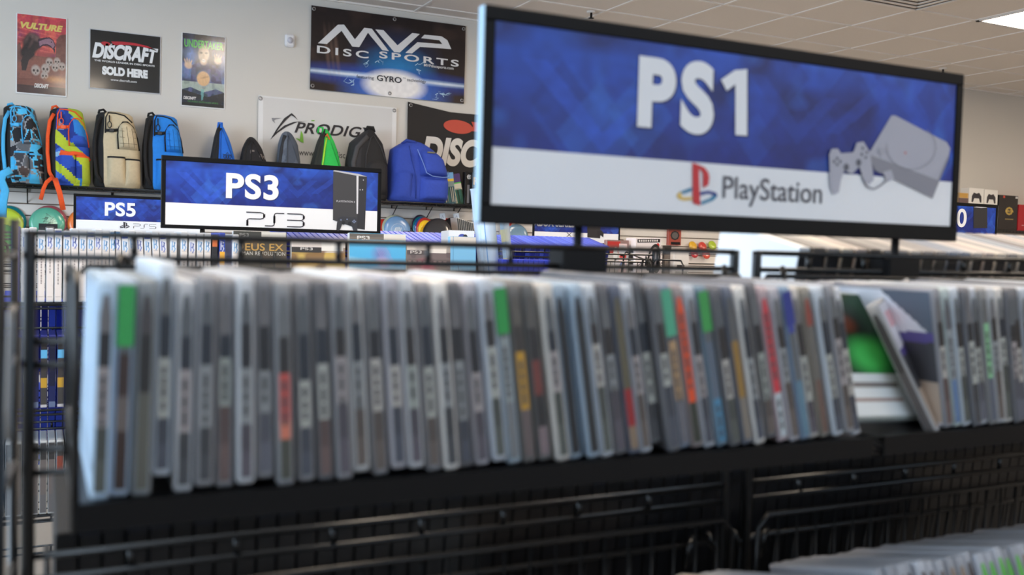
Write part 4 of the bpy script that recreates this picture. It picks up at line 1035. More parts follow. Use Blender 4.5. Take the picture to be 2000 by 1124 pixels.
banner(ud, 0, 1.22, .62, zd+.012, 'black DISCRAFT banner sagging behind the blue pack and the PS1 sign', 'wall_banner', d_disc, [(.02, .965), (.98, .965)], droop=lambda s: .05*min(1, s*3.5) if s < .5 else .05*(1-(s-.5)*1.6), rasters=img_disc(), amp=.0025)

# ================================================================== the wire shelf on the wall, packs and discs
SHZ = CAM_Z+.305
t = empty('wire_shelf', (-1.2, NW-.012, SHZ))
p = MB(); SL, SD = 12.2, .30
p.tube([(0, -SD, -.004), (SL, -SD, -.004)], .005, 6); p.tube([(0, -SD, -.026), (SL, -SD, -.026)], .005, 6); p.tube([(0, -.02, -.004), (SL, -.02, -.004)], .005, 6)
for y in (-.08, -.15, -.22): p.tube([(0, y, -.008), (SL, y, -.008)], .0035, 5)
x = 0.0
while x < SL: p.tube([(x, -.02, -.004), (x, -SD, -.004), (x, -SD-.001, -.026)], .003, 5); x += .0508
p.build('shelf_grid', M['wire'], t)
for px in (53, 222, 352, 781, 850, 905):
    q = MB(); x = ux(px, 400, NW-.2)+1.2
    q.tube([(x, -.004, -.02), (x, -.004, -.115)], .005, 6); q.tube([(x, -.14, -.02), (x, -.006, -.11)], .004, 6); q.tube([(x, -SD+.02, -.018), (x, -.004, -.018)], .005, 6)
    q.build('shelf_bracket', M['wire'], t)
tag(t, 'long black wire shelf on the back wall carrying the packs', 'shelf')

def lerp_prof(P, t):
    for (t0, a), (t1, b) in zip(P, P[1:]):
        if t <= t1: 
            k = (t-t0)/(t1-t0) if t1 > t0 else 0
            return a+(b-a)*k
    return P[-1][1]
class Bag:
    def __init__(s, name, px0, px1, py_top, label, colf, n=NW-.165, depth=.11, left=((0, 0), (1, 0)), right=((0, 1), (1, 1)), dprof=((0, .9), (.5, 1), (1, .8)), group='packs on the wire shelf', e=3.4, round_top=.12, zb=None, fine=False):
        zb = SHZ+.003 if zb is None else zb
        pym = (py_top+365)/2
        s.u0, s.u1 = ux(px0, pym, n), ux(px1, pym, n); s.n, s.zb = n, zb
        s.W, s.H = s.u1-s.u0, at((px0+px1)/2, py_top, n).z-zb
        s.L, s.Rr, s.D, s.e, s.depth, s.rt = left, right, dprof, e, depth, round_top
        s.o = empty(name, ((s.u0+s.u1)/2, n, zb)); tag(s.o, label, 'backpack', group)
        m_ = MB(); m_.smooth = True; nt, ns = (84, 150) if fine else (34, 60)
        for j in range(nt+1):
            tt = j/nt
            for k in range(ns):
                a = 2*math.pi*k/ns; x, y, z = s.ring(tt, a); m_.v.append((x, y, z))
        for j in range(nt):
            for k in range(ns):
                k2 = (k+1) % ns
                am = 2*math.pi*(k+.5)/ns; sx = .5+.5*math.copysign(abs(math.cos(am))**(2/s.e), math.cos(am))
                m_.face((j*ns+k, j*ns+k2, (j+1)*ns+k2, (j+1)*ns+k), colf(sx, (j+.5)/nt, math.sin(am)))
        m_.face([nt*ns+k for k in range(ns)], colf(.5, 1, 0)); m_.face([k for k in range(ns)][::-1], colf(.5, 0, 0))
        s.body = m_.build('pack_body', M['cloth'], s.o)
    def half(s, t):
        sh = 1.0
        if t > 1-s.rt: q = (t-(1-s.rt))/s.rt; sh = math.sqrt(max(0, 1-q*q))*.55+.45*(1-q*.35)
        if t < .06: sh *= .9+.1*(t/.06)
        l, r = lerp_prof(s.L, t), lerp_prof(s.Rr, t); c, a = (l+r)/2, (r-l)/2*sh
        return (c-.5)*s.W, a*s.W, s.depth*lerp_prof(s.D, t)*sh
    def ring(s, t, a):
        cx, ax_, b = s.half(t); ca, sa = math.cos(a), math.sin(a)
        return (cx+ax_*math.copysign(abs(ca)**(2/s.e), ca), b*math.copysign(abs(sa)**(2/s.e), sa), t*s.H)
    def surf(s, sx, t, off=0.0):
        cx, ax_, b = s.half(t); q = min(1, abs(2*sx-1)); y = -b*(1-q**s.e)**(1/s.e)
        return Vector((cx+(2*sx-1)*ax_, y-off, t*s.H))
    def bump(s, name, s0, s1, t0, t1, thick, colf, arch=0.0, sag=0.0):
        m_ = MB(); m_.smooth = True; nx, ny = 14, 16
        for j in range(ny+1):
            for i in range(nx+1):
                a, b = i/nx, j/ny
                top = t0+(t1-t0)*(1-arch+arch*math.sqrt(max(0, 1-(2*a-1)**2)))
                tt = t0+(top-t0)*b; prof = (1-abs(2*a-1)**5)*(1-abs(2*b-1)**6 if sag == 0 else (1-(1-b)**5)*(.6+.4*b))
                m_.v.append(tuple(s.surf(s0+(s1-s0)*a, tt, thick*prof+.002)))
        for j in range(ny):
            for i in range(nx):
                a = j*(nx+1)+i; m_.face((a, a+1, a+nx+2, a+nx+1), colf((i+.5)/nx, (j+.5)/ny))
        return m_.build(name, M['cloth'], s.o)
    def line(s, name, pts, r, col, off=.004, flat=None, m='cloth'):
        q = MB(); q.tube([s.surf(a, b, off) for a, b in pts], r, 7, col, flat=flat); return q.build(name, M[m], s.o)
    def free(s, name, pts, col, flat, m='cloth'):
        q = MB(); q.tube([((x-.5)*s.W, y, z*s.H) for x, y, z in pts], .01, 8, col, flat=flat); return q.build(name, M[m], s.o)
def cells(seed, n=40, asp=2.2):
    rs = np.random.RandomState(seed); P = rs.rand(n, 2)
    def f(a, b):
        d = np.hypot(P[:, 0]-a, (P[:, 1]-b)*asp); o = np.argsort(d); return int(o[0]), float(d[o[1]]-d[o[0]])
    return f
def cart_pack(px0, px1, top, label, base, strap, trim, side=C(24, 24, 26), left=((0, .03), (.6, .02), (1, .10)), right=((0, 1), (.45, .97), (.72, .90), (.9, .82), (1, .79)), fine=False):
    def colf(a, b, sn):
        if a < .20: return side
        return base(a, b)
    g = Bag('backpack', px0, px1, top, label, colf, left=left, right=right, depth=.12, round_top=.055, fine=fine)
    g.free('shoulder_strap', [(.17, -.09, .90), (.08, -.11, .80), (.04, -.11, .6), (.04, -.11, .4), (.08, -.11, .16), (.18, -.11, .06)], strap, (.011, .006))
    g.free('carry_handle', [(.13, -.02, .96), (.14, -.03, 1.0), (.22, -.03, 1.015), (.27, -.02, .985)], trim, (.008, .004))
    g.line('zipper', [(.24, .70), (.235, .90), (.28, .965), (.5, .965), (.75, .94), (.93, .86)], .0045, trim)
    g.bump('front_pocket', .52, .97, .50, .86, .045, lambda a, b: base(.5+.45*a, .5+.36*b), .42)
    g.line('pocket_zipper', [(.515, .50), (.515, .68), (.56, .78), (.68, .855), (.80, .86), (.92, .80), (.975, .66), (.98, .5)], .0045, trim, .012)
    g.bump('bottle_pocket', .28, .66, .03, .40, .040, lambda a, b: trim if b > .94 else base(.28+.38*a, .03+.37*b), 0, 1)
    g.bump('bottle_pocket', .64, .99, .03, .38, .040, lambda a, b: trim if b > .94 else base(.64+.35*a, .03+.35*b), 0, 1)
    g.line('compression_strap', [(.22, .73), (.34, .735), (.46, .74), (.56, .75)], .008, trim, .006, flat=(.010, .004))
    q = MB(); pp = g.surf(.38, .735, .012); q.box(tuple(pp-Vector((.016, .006, .012))), tuple(pp+Vector((.016, .004, .012))), trim, .003); q.build('buckle', M['plast'], g.o)
    q = MB(); a, b = g.surf(.33, .93, .008), g.surf(.335, .84, .012); q.tube([a, (a+b)/2, b], .004, 6, trim); q.tube([b+Vector((.012*math.cos(x), 0, .02*math.sin(x)-.016)) for x in np.linspace(0, 2*math.pi, 11)], .003, 6, trim); q.build('clip', M['plast'], g.o)
    return g
f1 = cells(5, 46)
PB = [C(40, 42, 50), C(64, 66, 74), C(34, 34, 40), C(100, 104, 110), C(78, 190, 240), C(48, 50, 56), C(84, 72, 70)]
def camo(a, b):
    i, e = f1(a, b); return C(84, 196, 244) if e < .03 and i % 2 else (C(150, 152, 156) if e < .022 else PB[i % 7])
SKY = C(78, 184, 240)
cart_pack(4, 88.5, 207.5, 'blue and grey camouflage pack with light blue straps, left on the shelf', camo, SKY, SKY, left=((0, .02), (.6, .02), (1, .03)), right=((0, 1), (.5, .93), (.85, .8), (1, .72)), fine=True)
cart_pack(-88, 2, 210, 'second camouflage pack cut off by the left picture edge', camo, SKY, SKY)
f2 = cells(12, 26)
PO = [C(44, 84, 190), C(30, 60, 150), C(190, 206, 50), C(44, 130, 214), C(150, 196, 230), C(34, 56, 140), C(172, 192, 60), C(60, 110, 206)]
OR = C(244, 92, 40)
def patch(a, b):
    d = b+.45*a
    if .62 < d < .80: return C(186, 204, 54)
    if d > 1.18 and a > .55: return C(176, 200, 60)
    if .28 < d < .40 and a < .75: return C(186, 204, 54)
    if b < .28 and a > .8: return C(176, 196, 60)
    return PO[(0, 1, 3, 7, 5, 1, 4, 0)[f2(a, b)[0] % 8]]
gO = cart_pack(89, 178, 212.5, 'patchwork pack in blue, lime and orange with orange straps', patch, OR, OR, fine=True)
gO.line('compression_strap', [(.3, .42), (.5, .40), (.6, .41), (.8, .40), (.98, .33)], .01, OR, .03, flat=(.012, .004))
gO.free('loose_strap', [(.16, -.12, .10), (.02, -.16, .02), (-.04, -.17, -.06), (-.10, -.17, -.20)], OR, (.012, .003))
gO.free('loose_strap', [(.20, -.13, .08), (.24, -.17, .0), (.30, -.17, -.10), (.38, -.17, -.32)], OR, (.016, .003))
BG = C(206, 190, 158); BK = C(26, 25, 26)
def quilt(col, dk):
    def f(a, b): return col
    return f
gq = cart_pack(179, 276, 219.5, 'beige pack with black zips and straps', quilt(BG, BK), BK, BK)
BLU = C(36, 132, 226)
gq2 = cart_pack(277, 359.5, 225.5, 'bright blue pack with black trim left of the PS3 sign', quilt(BLU, BK), BK, BK)
for gg, dk in ((gq, C(120, 108, 88)), (gq2, C(24, 92, 168))):
    for q_ in range(3):
        gg.line('seam', [(.62+.12*q_, .52), (.62+.12*q_, .66), (.62+.12*q_, .79-.02*abs(q_-1))], .0014, dk, .047)
        gg.line('seam', [(.55, .57+.08*q_), (.65, .57+.08*q_), (.8, .57+.08*q_), (.93, .57+.08*q_)], .0014, dk, .046)
# hanging end of the light blue strap
t = empty('hanging_strap', at(10, 335, NW-.35)); q = MB()
P_ = [at(x, y, NW-.39)-t.location for x, y in ((22, 332), (6, 340), (2, 352), (10, 372), (6, 395), (4, 425))]
q.tube(P_, .02, 8, SKY, flat=(.024, .004)); q.build('webbing', M['cloth'], t)
tag(t, 'light blue strap hanging from the shelf over the lime disc', 'strap')
def sling(px0, px1, top, label, col, left, right, strapc, pattern=None, mesh=True, loop=True):
    def colf(a, b, sn):
        if a < .26 and mesh: return strapc
        return pattern(a, b) if pattern else col
    g = Bag('sling_pack', px0, px1, top, label, colf, n=NW-.16, depth=.085, left=left, right=right, round_top=.2)
    if loop: g.free('carry_handle', [(.24, -.02, .93), (.25, -.03, 1.01), (.36, -.03, 1.01), (.38, -.02, .92)], col if not pattern else BK, (.008, .004))
    g.line('zipper', [(.30, .1), (.31, .5), (.36, .86), (.48, .93), (.72, .70), (.9, .4)], .004, shade(col, .6))
    g.line('shoulder_strap', [(.07, .1), (.04, .4), (.06, .7), (.16, .93)], .01, strapc, .008, flat=(.014, .006))
    return g
TRI_L = ((0, 0), (.5, .02), (1, .22)); TRI_R = ((0, 1), (.35, .93), (.7, .70), (1, .42))
gB = sling(410.5, 466.5, 243, 'small bright blue sling pack with a black crown mark', C(36, 110, 214), TRI_L, TRI_R, C(28, 30, 36))
q = MB(); pc = gB.surf(.62, .52, .006)
for dx in (-.016, 0, .016): q.tube([pc+Vector((dx+.010*math.cos(a), 0, .012*math.sin(a))) for a in np.linspace(0, 2*math.pi, 11)], .0022, 5, BK)
q.tube([pc+Vector((-.03, 0, .016)), pc+Vector((-.012, 0, .012)), pc+Vector((0, 0, .03)), pc+Vector((.012, 0, .012)), pc+Vector((.03, 0, .016))], .002, 5, BK); q.build('crown_mark', M['plast'], gB.o)
fd = cells(31, 170, 1.6)
sling(468, 531, 269, 'black sling pack with pale dots behind the PS3 sign', C(30, 29, 32), ((0, .0), (.6, .02), (1, .16)), ((0, 1), (.4, .92), (.8, .66), (1, .5)), BK, lambda a, b: (C(120, 112, 110) if (f_ := fd(a, b))[0] % 3 == 0 and f_[1] > .035 else C(32, 30, 34)), loop=False)
fg = cells(41, 16)
sling(536, 592.5, 258, 'slate grey sling pack behind the PS3 sign', C(86, 94, 108), ((0, .0), (.5, .1), (1, .17)), ((0, 1), (.4, .9), (.8, .76), (1, .62)), C(44, 46, 52), lambda a, b: [C(86, 94, 108), C(74, 82, 96), C(98, 106, 120)][fg(a, b)[0] % 3], mesh=False, loop=False)
gG = sling(602, 671, 252.5, 'bright green sling pack with a lime and orange edge', C(46, 190, 84), ((0, 0), (.5, .1), (1, .36)), ((0, 1), (.4, .93), (.7, .78), (1, .55)), C(40, 44, 40))
gG.line('lime_piping', [(.29, .05), (.27, .4), (.29, .7), (.38, .86)], .006, C(170, 220, 60), .006)
gG.line('orange_piping', [(.30, .88), (.42, .92), (.6, .84)], .005, C(240, 110, 60), .006)
g = Bag('backpack', 676, 756, 252.5, 'large black pack between the green and royal blue packs', lambda a, b, sn: C(34, 33, 35) if a > .25 else C(44, 43, 46), n=NW-.165, depth=.11, left=((0, .0), (.55, .02), (.8, .1), (1, .42)), right=((0, 1), (.5, .97), (.8, .84), (1, .66)), round_top=.2)
g.free('carry_handle', [(.44, -.02, .96), (.48, -.03, 1.02), (.6, -.03, 1.02), (.64, -.02, .96)], BK, (.014, .006))
g.line('shoulder_strap', [(.12, .2), (.07, .5), (.12, .72), (.34, .88)], .012, C(70, 70, 74), .012, flat=(.018, .007))
g.bump('front_pocket', .36, .96, .08, .55, .04, lambda a, b: C(38, 37, 39), .25)
g.line('zipper', [(.36, .3), (.38, .62), (.5, .86), (.66, .9), (.84, .74), (.94, .5)], .004, C(60, 60, 62), .006)
RB = C(50, 76, 176)
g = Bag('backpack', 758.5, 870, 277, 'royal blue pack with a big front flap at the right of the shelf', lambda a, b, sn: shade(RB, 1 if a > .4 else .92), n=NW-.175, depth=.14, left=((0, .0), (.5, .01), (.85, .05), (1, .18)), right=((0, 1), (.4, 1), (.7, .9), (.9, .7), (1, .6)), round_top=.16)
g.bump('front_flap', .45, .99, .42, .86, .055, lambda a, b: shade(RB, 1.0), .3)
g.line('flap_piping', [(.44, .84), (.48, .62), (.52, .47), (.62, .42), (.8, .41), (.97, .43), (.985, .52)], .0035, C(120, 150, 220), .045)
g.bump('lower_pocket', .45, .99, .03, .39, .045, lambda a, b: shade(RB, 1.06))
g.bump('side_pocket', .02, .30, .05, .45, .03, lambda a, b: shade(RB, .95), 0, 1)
g.line('zipper', [(.38, .05), (.36, .4), (.30, .75), (.26, .9)], .004, shade(RB, .7), .005)
g.free('carry_handle', [(.18, -.06, .93), (.24, -.08, .99), (.38, -.08, .97), (.42, -.07, .92)], shade(RB, .7), (.012, .005))
q = MB(); pt = g.surf(.72, .80, .06); q.box(tuple(pt-Vector((.03, .003, .005))), tuple(pt+Vector((.03, .003, .005))), C(110, 110, 90)); q.build('badge', M['plast'], g.o)

# packets right of the royal blue pack
def packet(px0, px1, py0, py1, n, bands, label, lean=0, cat='packet', name='hanging_packet', thick=.03, zb=None, extra=None, m='gloss'):
    a, b = at(px0, py1, n), at(px1, py0, n); w, h = b.x-a.x, b.z-a.z
    z = a.z if zb is None else zb; h = b.z-z
    t = empty(name, ((a.x+b.x)/2, n, z), (0, R(lean), 0)); s = MB(); s.box((-w/2, 0, 0), (w/2, thick, h), bands[0][1], .003); s.build('packet_body', M['plast'], t)
    c = MB(); q = h
    for fr, col in bands: c.rect(-w/2+.002, q-h*fr+.0002, w/2-.002, q, -.0006, col); q -= h*fr
    if extra: extra(c, w, h)
    c.build('printed_card', M[m], t)
    return tag(t, label, cat)
def streaks(c, w, h, cols=(C(220, 214, 190), C(60, 120, 110), C(200, 200, 190), C(40, 60, 60)), z0=.05, z1=.52, n=9, seed=2):
    r = random.Random(seed)
    for k in range(n):
        x = -w*.4+w*.8*k/n; c.stroke([(x, h*z1), (x+w*r.uniform(-.05, .1), h*z0)], w*.05, -.0012, r.choice(cols))
packet(869, 892, 338, 396, NW-.22, [(.2, C(120, 180, 232)), (.08, C(236, 200, 70)), (.17, C(130, 150, 150)), (.55, C(60, 92, 104))], 'light blue and yellow packet leaning beside the royal blue pack', -7, extra=streaks, zb=SHZ+.004)
packet(889, 909, 340, 397, NW-.18, [(.28, C(84, 66, 120)), (.04, C(90, 190, 90)), (.2, C(210, 206, 190)), (.48, C(40, 70, 50))], 'purple headed packet right of the light blue and yellow packet', -12, extra=lambda c, w, h: streaks(c, w, h, seed=5), zb=SHZ+.004)
def hexlogo(c, w, h):
    for r, col in ((w*.28, C(232, 232, 232)), (w*.2, C(24, 24, 26)), (w*.12, C(232, 232, 232))): c.ell(0, h*.84, r, r, -.0012-(w*.28-r)*.02, col, 6)
    c.rect(-w*.2, h*.05, w*.1, h*.6, -.0012, C(120, 120, 124))
packet(907, 924, 336, 398, NW-.2, [(1, C(28, 27, 28))], 'black box with a white hexagon mark beside the packets', 0, 'box', 'black_box', .05, SHZ+.004, hexlogo)
def rl(c, w, h): c.text('RL', -w*.42, h*.62, w*.42, h*.85, -.0012, C(226, 170, 40), bold=.03)
packet(922, 946, 338, 398, NW-.24, [(1, C(30, 28, 30))], 'black box with yellow letters hidden behind the clear tube', 0, 'box', 'black_box', .05, SHZ+.004, rl)

# ---- discs
def disc(px, py, n, col, label, tilt=8, yaw=0, rad=.106, rim=None, art=None, group='flying discs on the slatwall', roll=0, gloss=True):
    p0 = at(px, py, n); t = empty('flying_disc', p0, (R(90-tilt), 0, R(yaw)))
    m_ = MB(); m_.smooth = True; prof = [(0, .016), (.55, .0165), (.8, .0145), (.93, .009), (1, .0), (.985, -.005), (.95, -.003), (.9, .004)]
    ns = 40
    for r, z in prof:
        for k in range(ns): a = 2*math.pi*k/ns; m_.v.append((rad*max(r, .001)*math.cos(a), rad*max(r, .001)*math.sin(a), z))
    for j in range(len(prof)-1):
        for k in range(ns):
            k2 = (k+1) % ns; m_.face((j*ns+k, (j+1)*ns+k, (j+1)*ns+k2, j*ns+k2), (rim if rim and j >= 3 else col))
    m_.build('disc_body', M['plast'] if not gloss else M['gloss'], t)
    if art:
        c = MB(); art(c, rad); c.v = [(x, z, .0172) for x, y, z in c.v]; c.build('disc_stamp', M['print'], t)
    return tag(t, label, 'flying disc', group)
def holder(px, py, n, label, w=.11):
    p0 = at(px, py, n); t = empty('disc_holder', p0); q = MB(); q.box((-w/2, -.045, -.03), (w/2, -.035, .012), C(24, 24, 26)); q.build('holder_lip', M['plast'], t)
    q = MB(); q.box((-w/2, -.04, -.03), (w/2, NW-.022-n, -.024), C(24, 24, 26)); q.build('holder_arm', M['plast'], t)
    tag(t, label, 'disc holder')
def stamp_web(c, r):
    rr = random.Random(3)
    for k in range(16):
        a = rr.uniform(0, 6.28); x, z = .3*r*math.cos(a)*rr.random(), .15*r+.4*r*math.sin(a)*rr.random()
        c.stroke([(x, z), (x+r*rr.uniform(-.2, .2), z+r*rr.uniform(-.2, .2)), (x+r*rr.uniform(-.25, .25), z+r*rr.uniform(-.2, .2))], r*.018, 0, C(30, 60, 50))
def stamp_ring(c, r):
    c.stroke([(r*.52*math.cos(a), r*.52*math.sin(a)-r*.1) for a in np.linspace(0, 6.3, 30)], r*.02, 0, C(206, 222, 236))
    for k in range(5): c.stroke([(-r*.3+.1*r*k, -r*.35), (-r*.15+.1*r*k, r*.15)], r*.05, 0, C(214, 228, 240))
    c.stroke([(-r*.35, -r*.45), (-r*.2, r*.1), (r*.1, r*.2), (r*.1, -r*.4)], r*.03, 0, C(214, 228, 240))
def stamp_bar(c, r):
    c.rect(-r*.5, -r*.42, r*.62, -r*.22, 0, C(120, 90, 30)); c.stroke([(0, -r*.05), (-r*.05, -r*.18)], r*.03, 0, C(60, 60, 40)); c.stroke([(r*.15, -r*.05), (r*.2, -r*.18), (r*.35, -r*.1)], r*.03, 0, C(60, 60, 40))
disc(16, 433, NW-.05, C(30, 140, 150), 'teal disc peeking out behind the lime disc', 10)
disc(10, 438, NW-.08, C(206, 232, 70), 'lime yellow disc at the left picture edge below the shelf', 10, art=stamp_bar)
disc(4, 470, NW-.14, C(70, 170, 80), 'green disc low at the left picture edge', 14)
disc(97, 433, NW-.05, C(190, 100, 110), 'dusty pink disc peeking out behind the mint green disc', 8)
disc(92, 437, NW-.08, C(104, 196, 168), 'mint green disc with a dark stamp below the orange strap', 8, art=stamp_web)
disc(166, 438, NW-.07, C(246, 130, 54), 'orange disc half hidden by the PS5 sign', 8)
holder(94, 441, NW-.10, 'small black disc holder in front of the mint green disc')
holder(800, 455, NW-.10, 'small black disc holder in front of the light blue disc', .13)
disc(748, 455, NW-.05, C(214, 60, 40), 'red disc showing beside the PS3 sign frame', 10)
disc(772, 447, NW-.085, C(196, 206, 180), 'pale disc behind the light blue disc', 10)
disc(776, 449.5, NW-.12, C(122, 164, 212), 'light blue disc with a white ring stamp right of the PS3 sign', 10, art=stamp_ring)
for i, (px, py, c_, w_) in enumerate(((824, 446, C(70, 44, 76), 'dark purple disc at the back of the coloured stack'), (826, 449, C(24, 128, 140), 'teal disc in the coloured stack'), (829, 451, C(60, 96, 170), 'blue disc in the coloured stack'), (833, 452, C(206, 70, 60), 'red disc in the coloured stack'))):
    disc(px, py, NW-.05-.03*i, c_, w_, 10, 24)
disc(834, 453, NW-.18, C(250, 206, 50), 'yellow disc in front of the coloured stack', 10, 24, .09)
disc(840, 453, NW-.215, C(250, 130, 40), 'orange disc in front of the yellow disc', 10, 24, .066)
holder(853, 492, NW-.30, 'small black holder under the glossy black disc')
disc(853, 455, NW-.33, C(52, 48, 48), 'glossy black disc right of the coloured stack', 14, -38, .112)
disc(883, 449, NW-.12, C(48, 44, 44), 'glossy black disc left of the dark cases', 14, -38, .10)
def ptag(c, w, h): c.rect(-w*.1, h*.72, w*.3, h*.9, -.0012, C(236, 236, 236))
packet(866, 884, 427, 470, NW-.08, [(1, C(190, 50, 46))], 'red card behind the glossy black discs', 0, 'card', 'red_card', .01, None, ptag)
for px, lb in ((866, 'left'), (893, 'right')):
    packet(px-6, px+5, 417, 430, NW-.12, [(1, C(206, 220, 236))], '%s of two pale blue hang tags above the black discs' % lb, -10, 'tag', 'hang_tag', .002, None, lambda c, w, h: c.stroke([(-w*.2, h*.25), (0, h*.7), (w*.2, h*.25)], w*.08, -.0012, C(60, 80, 130)))
rr = random.Random(2)
for k in range(9):
    u = ux(899+3.6*k, 440, NW-.3)
    spine_case(u, NW-.30, CAM_Z+.05-.004*k, .013, .155, .13, C(226, 224, 220), [(1, rr.choice([C(52, 56, 60), C(60, 66, 72), C(40, 44, 46)]))], '%s dark case of the leaning stack, counted towards the clear tube' % nth(k+1), 'leaning dark cases beside the clear tube', 9, title=False)
t = empty('stack_ledge', (ux(912, 440, NW-.3), NW-.3, CAM_Z)); q = MB(); q.box((-.11, -.01, -.02), (.14, .27, .01), C(40, 40, 42)); q.build('ledge', M['plast'], t); tag(t, 'narrow ledge under the leaning dark cases', 'ledge')
# behind the gap under the sign: card with a pale blue disc, red stripe
def redstripe(c, w, h): c.poly([(-w*.4, h*.3), (w*.3, h*.98), (w*.48, h*.98), (-w*.4, h*.08)], -.0012, C(214, 60, 56))
packet(975, 1006, 425, 482, NW-.045, [(1, C(214, 196, 180))], 'pale card with a red stripe between the clear tube and the XBOX sign', 0, 'card', 'striped_card', .01, None, redstripe)
disc(1009, 462, NW-.055, C(124, 160, 186), 'pale blue disc under the left end of the PS1 sign', 10)
disc(1187, 466, NW-.09, C(176, 150, 110), 'tan disc right of the XBOX sign', 8)

# ================================================================== goods under the PS1 sign
NG = N5-.20
for i in (4, 5, 6): basket((-.55+.634*i+.01, N5-.165, ZB-.006), (0, 0, 0), .602, .155, .127, 'black wire basket under the XBOX sign, bay %s' % ('one', 'two', 'three')[i-4], vstep=.0508, strip=False, plain=True, sides=())
def bl_a(c, w, h):
    c.rect(-w*.46, h*.62, w*.1, h*.96, -.0012, C(190, 60, 56)); c.ell(-w*.1, h*.6, w*.1, h*.2, -.0016, C(226, 226, 226)); c.ell(-w*.05, h*.3, w*.16, h*.16, -.0016, C(206, 206, 212)); c.rect(w*.05, h*.05, w*.4, h*.9, -.0014, C(232, 206, 206)); c.ell(w*.2, h*.7, w*.18, h*.16, -.0018, C(210, 210, 216)); c.rect(w*.08, h*.5, w*.38, h*.58, -.0018, C(206, 70, 66)); c.ell(w*.22, h*.28, w*.12, h*.1, -.0018, C(96, 120, 170))
packet(1183, 1229, 470, 531, NG+.04, [(.4, C(150, 120, 116)), (.6, C(196, 190, 188))], 'red and clear blister packs in front of the white headset box', 0, 'packet', 'blister_pack', .03, ZB, bl_a)
for i, (a, b, c_) in enumerate(((1186, 1197, C(120, 84, 60)), (1198, 1208, C(176, 150, 130)), (1209, 1218, C(90, 70, 60)), (1218, 1227, C(214, 206, 196)))):
    packet(a, b, 468, 482, NW-.05, [(.5, c_), (.5, C(224, 216, 206))], '%s of four small brown packets on the slatwall under the sign' % nth(i+1), 0, 'packet', 'small_packet', .01)
def hs(c, w, h):
    c.rect(-w*.42, h*.88, w*.44, h*.97, -.0012, C(30, 28, 30))
    for k in range(9): c.rect(-w*.38+w*.085*k, h*.90, -w*.38+w*.085*k+w*.06, h*.95, -.0016, C(214, 206, 204))
    c.ell(w*.36, h*.8, w*.06, h*.06, -.0012, C(206, 60, 56))
    for r0, r1, cc in ((.30, .44, C(44, 42, 42)), (.22, .34, C(196, 186, 184))): c.ell(w*.2, h*.45, w*r0*.8, h*r1*.9, -.0014-(.3-r0)*.01, cc, rot=-.2)
    c.ell(w*.02, h*.3, w*.10, h*.17, -.0024, C(60, 56, 58), rot=-.3); c.ell(w*.34, h*.22, w*.10, h*.17, -.0024, C(70, 66, 66), rot=-.3)
    c.stroke([(-w*.45, h*.25), (-w*.2, h*.4), (0, h*.25), (w*.1, h*.1)], w*.02, -.0024, C(60, 60, 100))
t = packet(1241, 1294, 466, 531, NG, [(1, C(236, 226, 226))], 'white headset box with a black headset picture under the sign', -2, 'box', 'headset_box', .10, ZB, hs)
q = MB(); hx = ux(1294, 500, NG)-ux(1241, 500, NG)
for k in range(4): q.box((-hx/2-.0012, .02, .03+.035*k), (-hx/2-.0002, .08, .052+.035*k), C(30, 28, 30))
q.build('side_label', M['plast'], t)
def rp(c, w, h): c.ell(0, h*.6, w*.36, h*.30, -.0012, C(60, 56, 56), 8); c.ell(0, h*.6, w*.24, h*.2, -.0016, C(110, 104, 102), 16); c.rect(-w*.3, h*.03, w*.42, h*.2, -.0012, C(30, 26, 28))
packet(1305, 1331, 448, 479, NW-.05, [(1, C(176, 84, 70))], 'red and black package on the slatwall under the sign', 0, 'packet', 'red_package', .03, None, rp)
def sb(c, w, h): c.rect(-w*.3, h*.3, w*.2, h*.45, -.0012, C(60, 60, 64)); c.rect(-w*.4, h*.1, w*.4, h*.2, -.0012, C(160, 160, 160))
packet(1316, 1346, 492, 520, NG+.02, [(1, C(226, 222, 218))], 'small white box right of the headset box', 0, 'box', 'small_box', .05, ZB, sb)
packet(1296, 1312, 480, 520, NG+.06, [(.3, C(60, 54, 52)), (.7, C(120, 110, 104))], 'grey packet between the headset box and the small white box', 0, 'packet', 'grey_packet', .02, ZB, lambda c, w, h: streaks(c, w, h, (C(40, 40, 40), C(170, 160, 150)), n=5))
for px, py, c_, nm, r in ((1353, 481, C(226, 176, 50), 'yellow', .045), (1372, 482, C(206, 70, 60), 'red', .045), (1391, 480, C(176, 200, 60), 'lime', .045), (1356, 496, C(196, 60, 66), 'crimson', .04), (1379, 497, C(214, 84, 66), 'scarlet', .045)):
    disc(px, py, NW-.07, c_, '%s mini disc on the slatwall under the PS1 sign' % nm, 20, 10, r, group='mini discs on the slatwall')

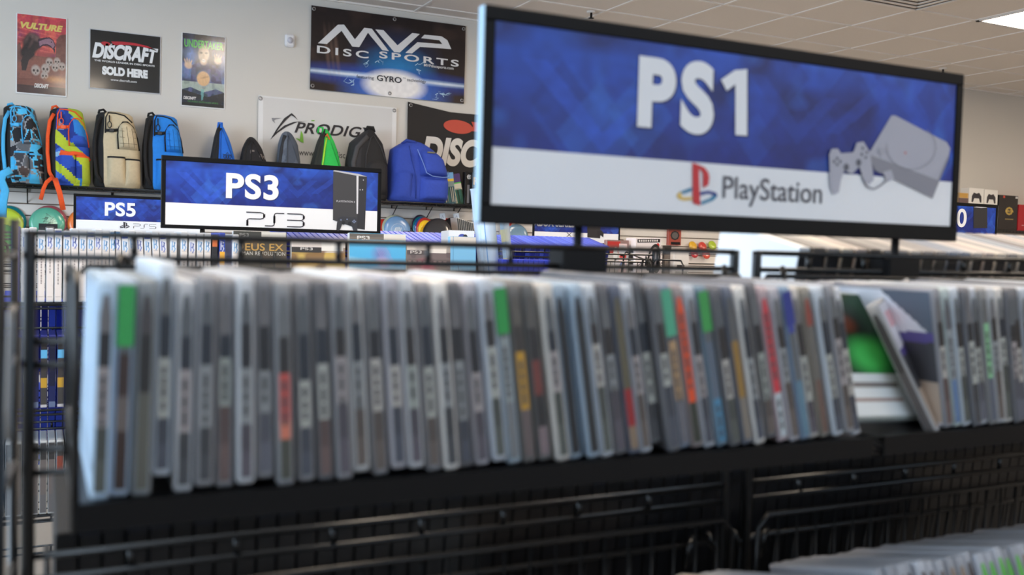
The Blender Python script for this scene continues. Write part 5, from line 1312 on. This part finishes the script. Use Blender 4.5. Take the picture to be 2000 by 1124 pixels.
# ================================================================== far right on the wall shelf
NS2 = NW-.25
def carton(px0, px1, py0, zb, n, col, label, draw, depth=.14, name='carton', cat='box'):
    a, b = at(px0, py0, n), at(px1, py0, n); w, h = b.x-a.x, (a.z+b.z)/2-zb
    s = MB(); s.col = col; s.box((0, 0, 0), (w, depth, h), None, .002); o = tag(s.build(name, M['case'], None, (a.x, n, zb)), label, cat)
    c = MB(); draw(c, w, h); c.build('printed_front', M['print'], o); return o
carton(1862, 1950, 399, SHZ+.003, NS2, C(228, 226, 222), 'large white carton behind the sign ending in 0', lambda c, w, h: c.rect(.004, .004, w*.9, h-.004, -.001, C(60, 60, 64)), .2)
zc = at(1906, 399, NS2).z+.001
def ctl(c, w, h):
    c.rect(0, 0, w, h, -.0006, C(238, 236, 232))
    P = [(.18, .12), (.2, .5), (.32, .72), (.5, .66), (.68, .72), (.84, .5), (.86, .12), (.76, .1), (.68, .36), (.36, .36), (.28, .1)]
    c.poly([(x*w, z*h) for x, z in P], -.0012, C(54, 50, 54))
carton(1893, 1922, 368, zc, NS2+.0, C(232, 230, 226), 'left of two white controller boxes at the top right', ctl, .1, 'controller_box')
carton(1923, 1949, 371, zc, NS2+.0, C(232, 230, 226), 'right of two white controller boxes at the top right', ctl, .1, 'controller_box')
carton(1872, 1892, 377, zc, NS2, C(206, 176, 130), 'small brown and gold package left of the controller boxes', lambda c, w, h: (c.rect(0, 0, w, h*.5, -.0006, C(110, 90, 90)), c.rect(w*.1, h*.55, w*.9, h*.95, -.0006, C(206, 160, 80))), .1, 'small_package')
def zel(c, w, h):
    c.rect(.003, .003, w-.003, h-.003, -.0006, C(44, 38, 36)); c.ell(w*.55, h*.55, w*.2, h*.12, -.0010, C(190, 160, 80), 8)
    c.ell(w*.55, h*.55, w*.12, h*.07, -.0014, C(60, 50, 40), 8); c.text('ZELDA', w*.33, h*.52, w*.78, h*.58, -.0018, C(210, 180, 96), bold=.02); c.rect(w*.35, h*.30, w*.78, h*.33, -.0012, C(150, 130, 80)); c.rect(w*.85, h*.92, w*.98, h*.98, -.0012, C(220, 220, 220)); c.rect(w*.2, h*.92, w*.3, h*.985, -.0012, C(206, 80, 60))
carton(1952, 1989, 382, SHZ+.003, NS2, C(40, 40, 38), 'tall black box with a gold round emblem at the right edge', zel, .16)
def redb(c, w, h):
    c.rect(.003, .003, w-.003, h-.003, -.0006, C(176, 30, 40)); c.rect(w*.2, h*.55, w*.3, h*.62, -.0012, C(226, 206, 206)); c.rect(w*.1, h*.2, w*.9, h*.22, -.0012, C(226, 206, 206))
carton(1990, 2060, 402, SHZ+.003, NS2, C(176, 30, 40), 'red box at the right picture edge beside the black box', redb, .16)
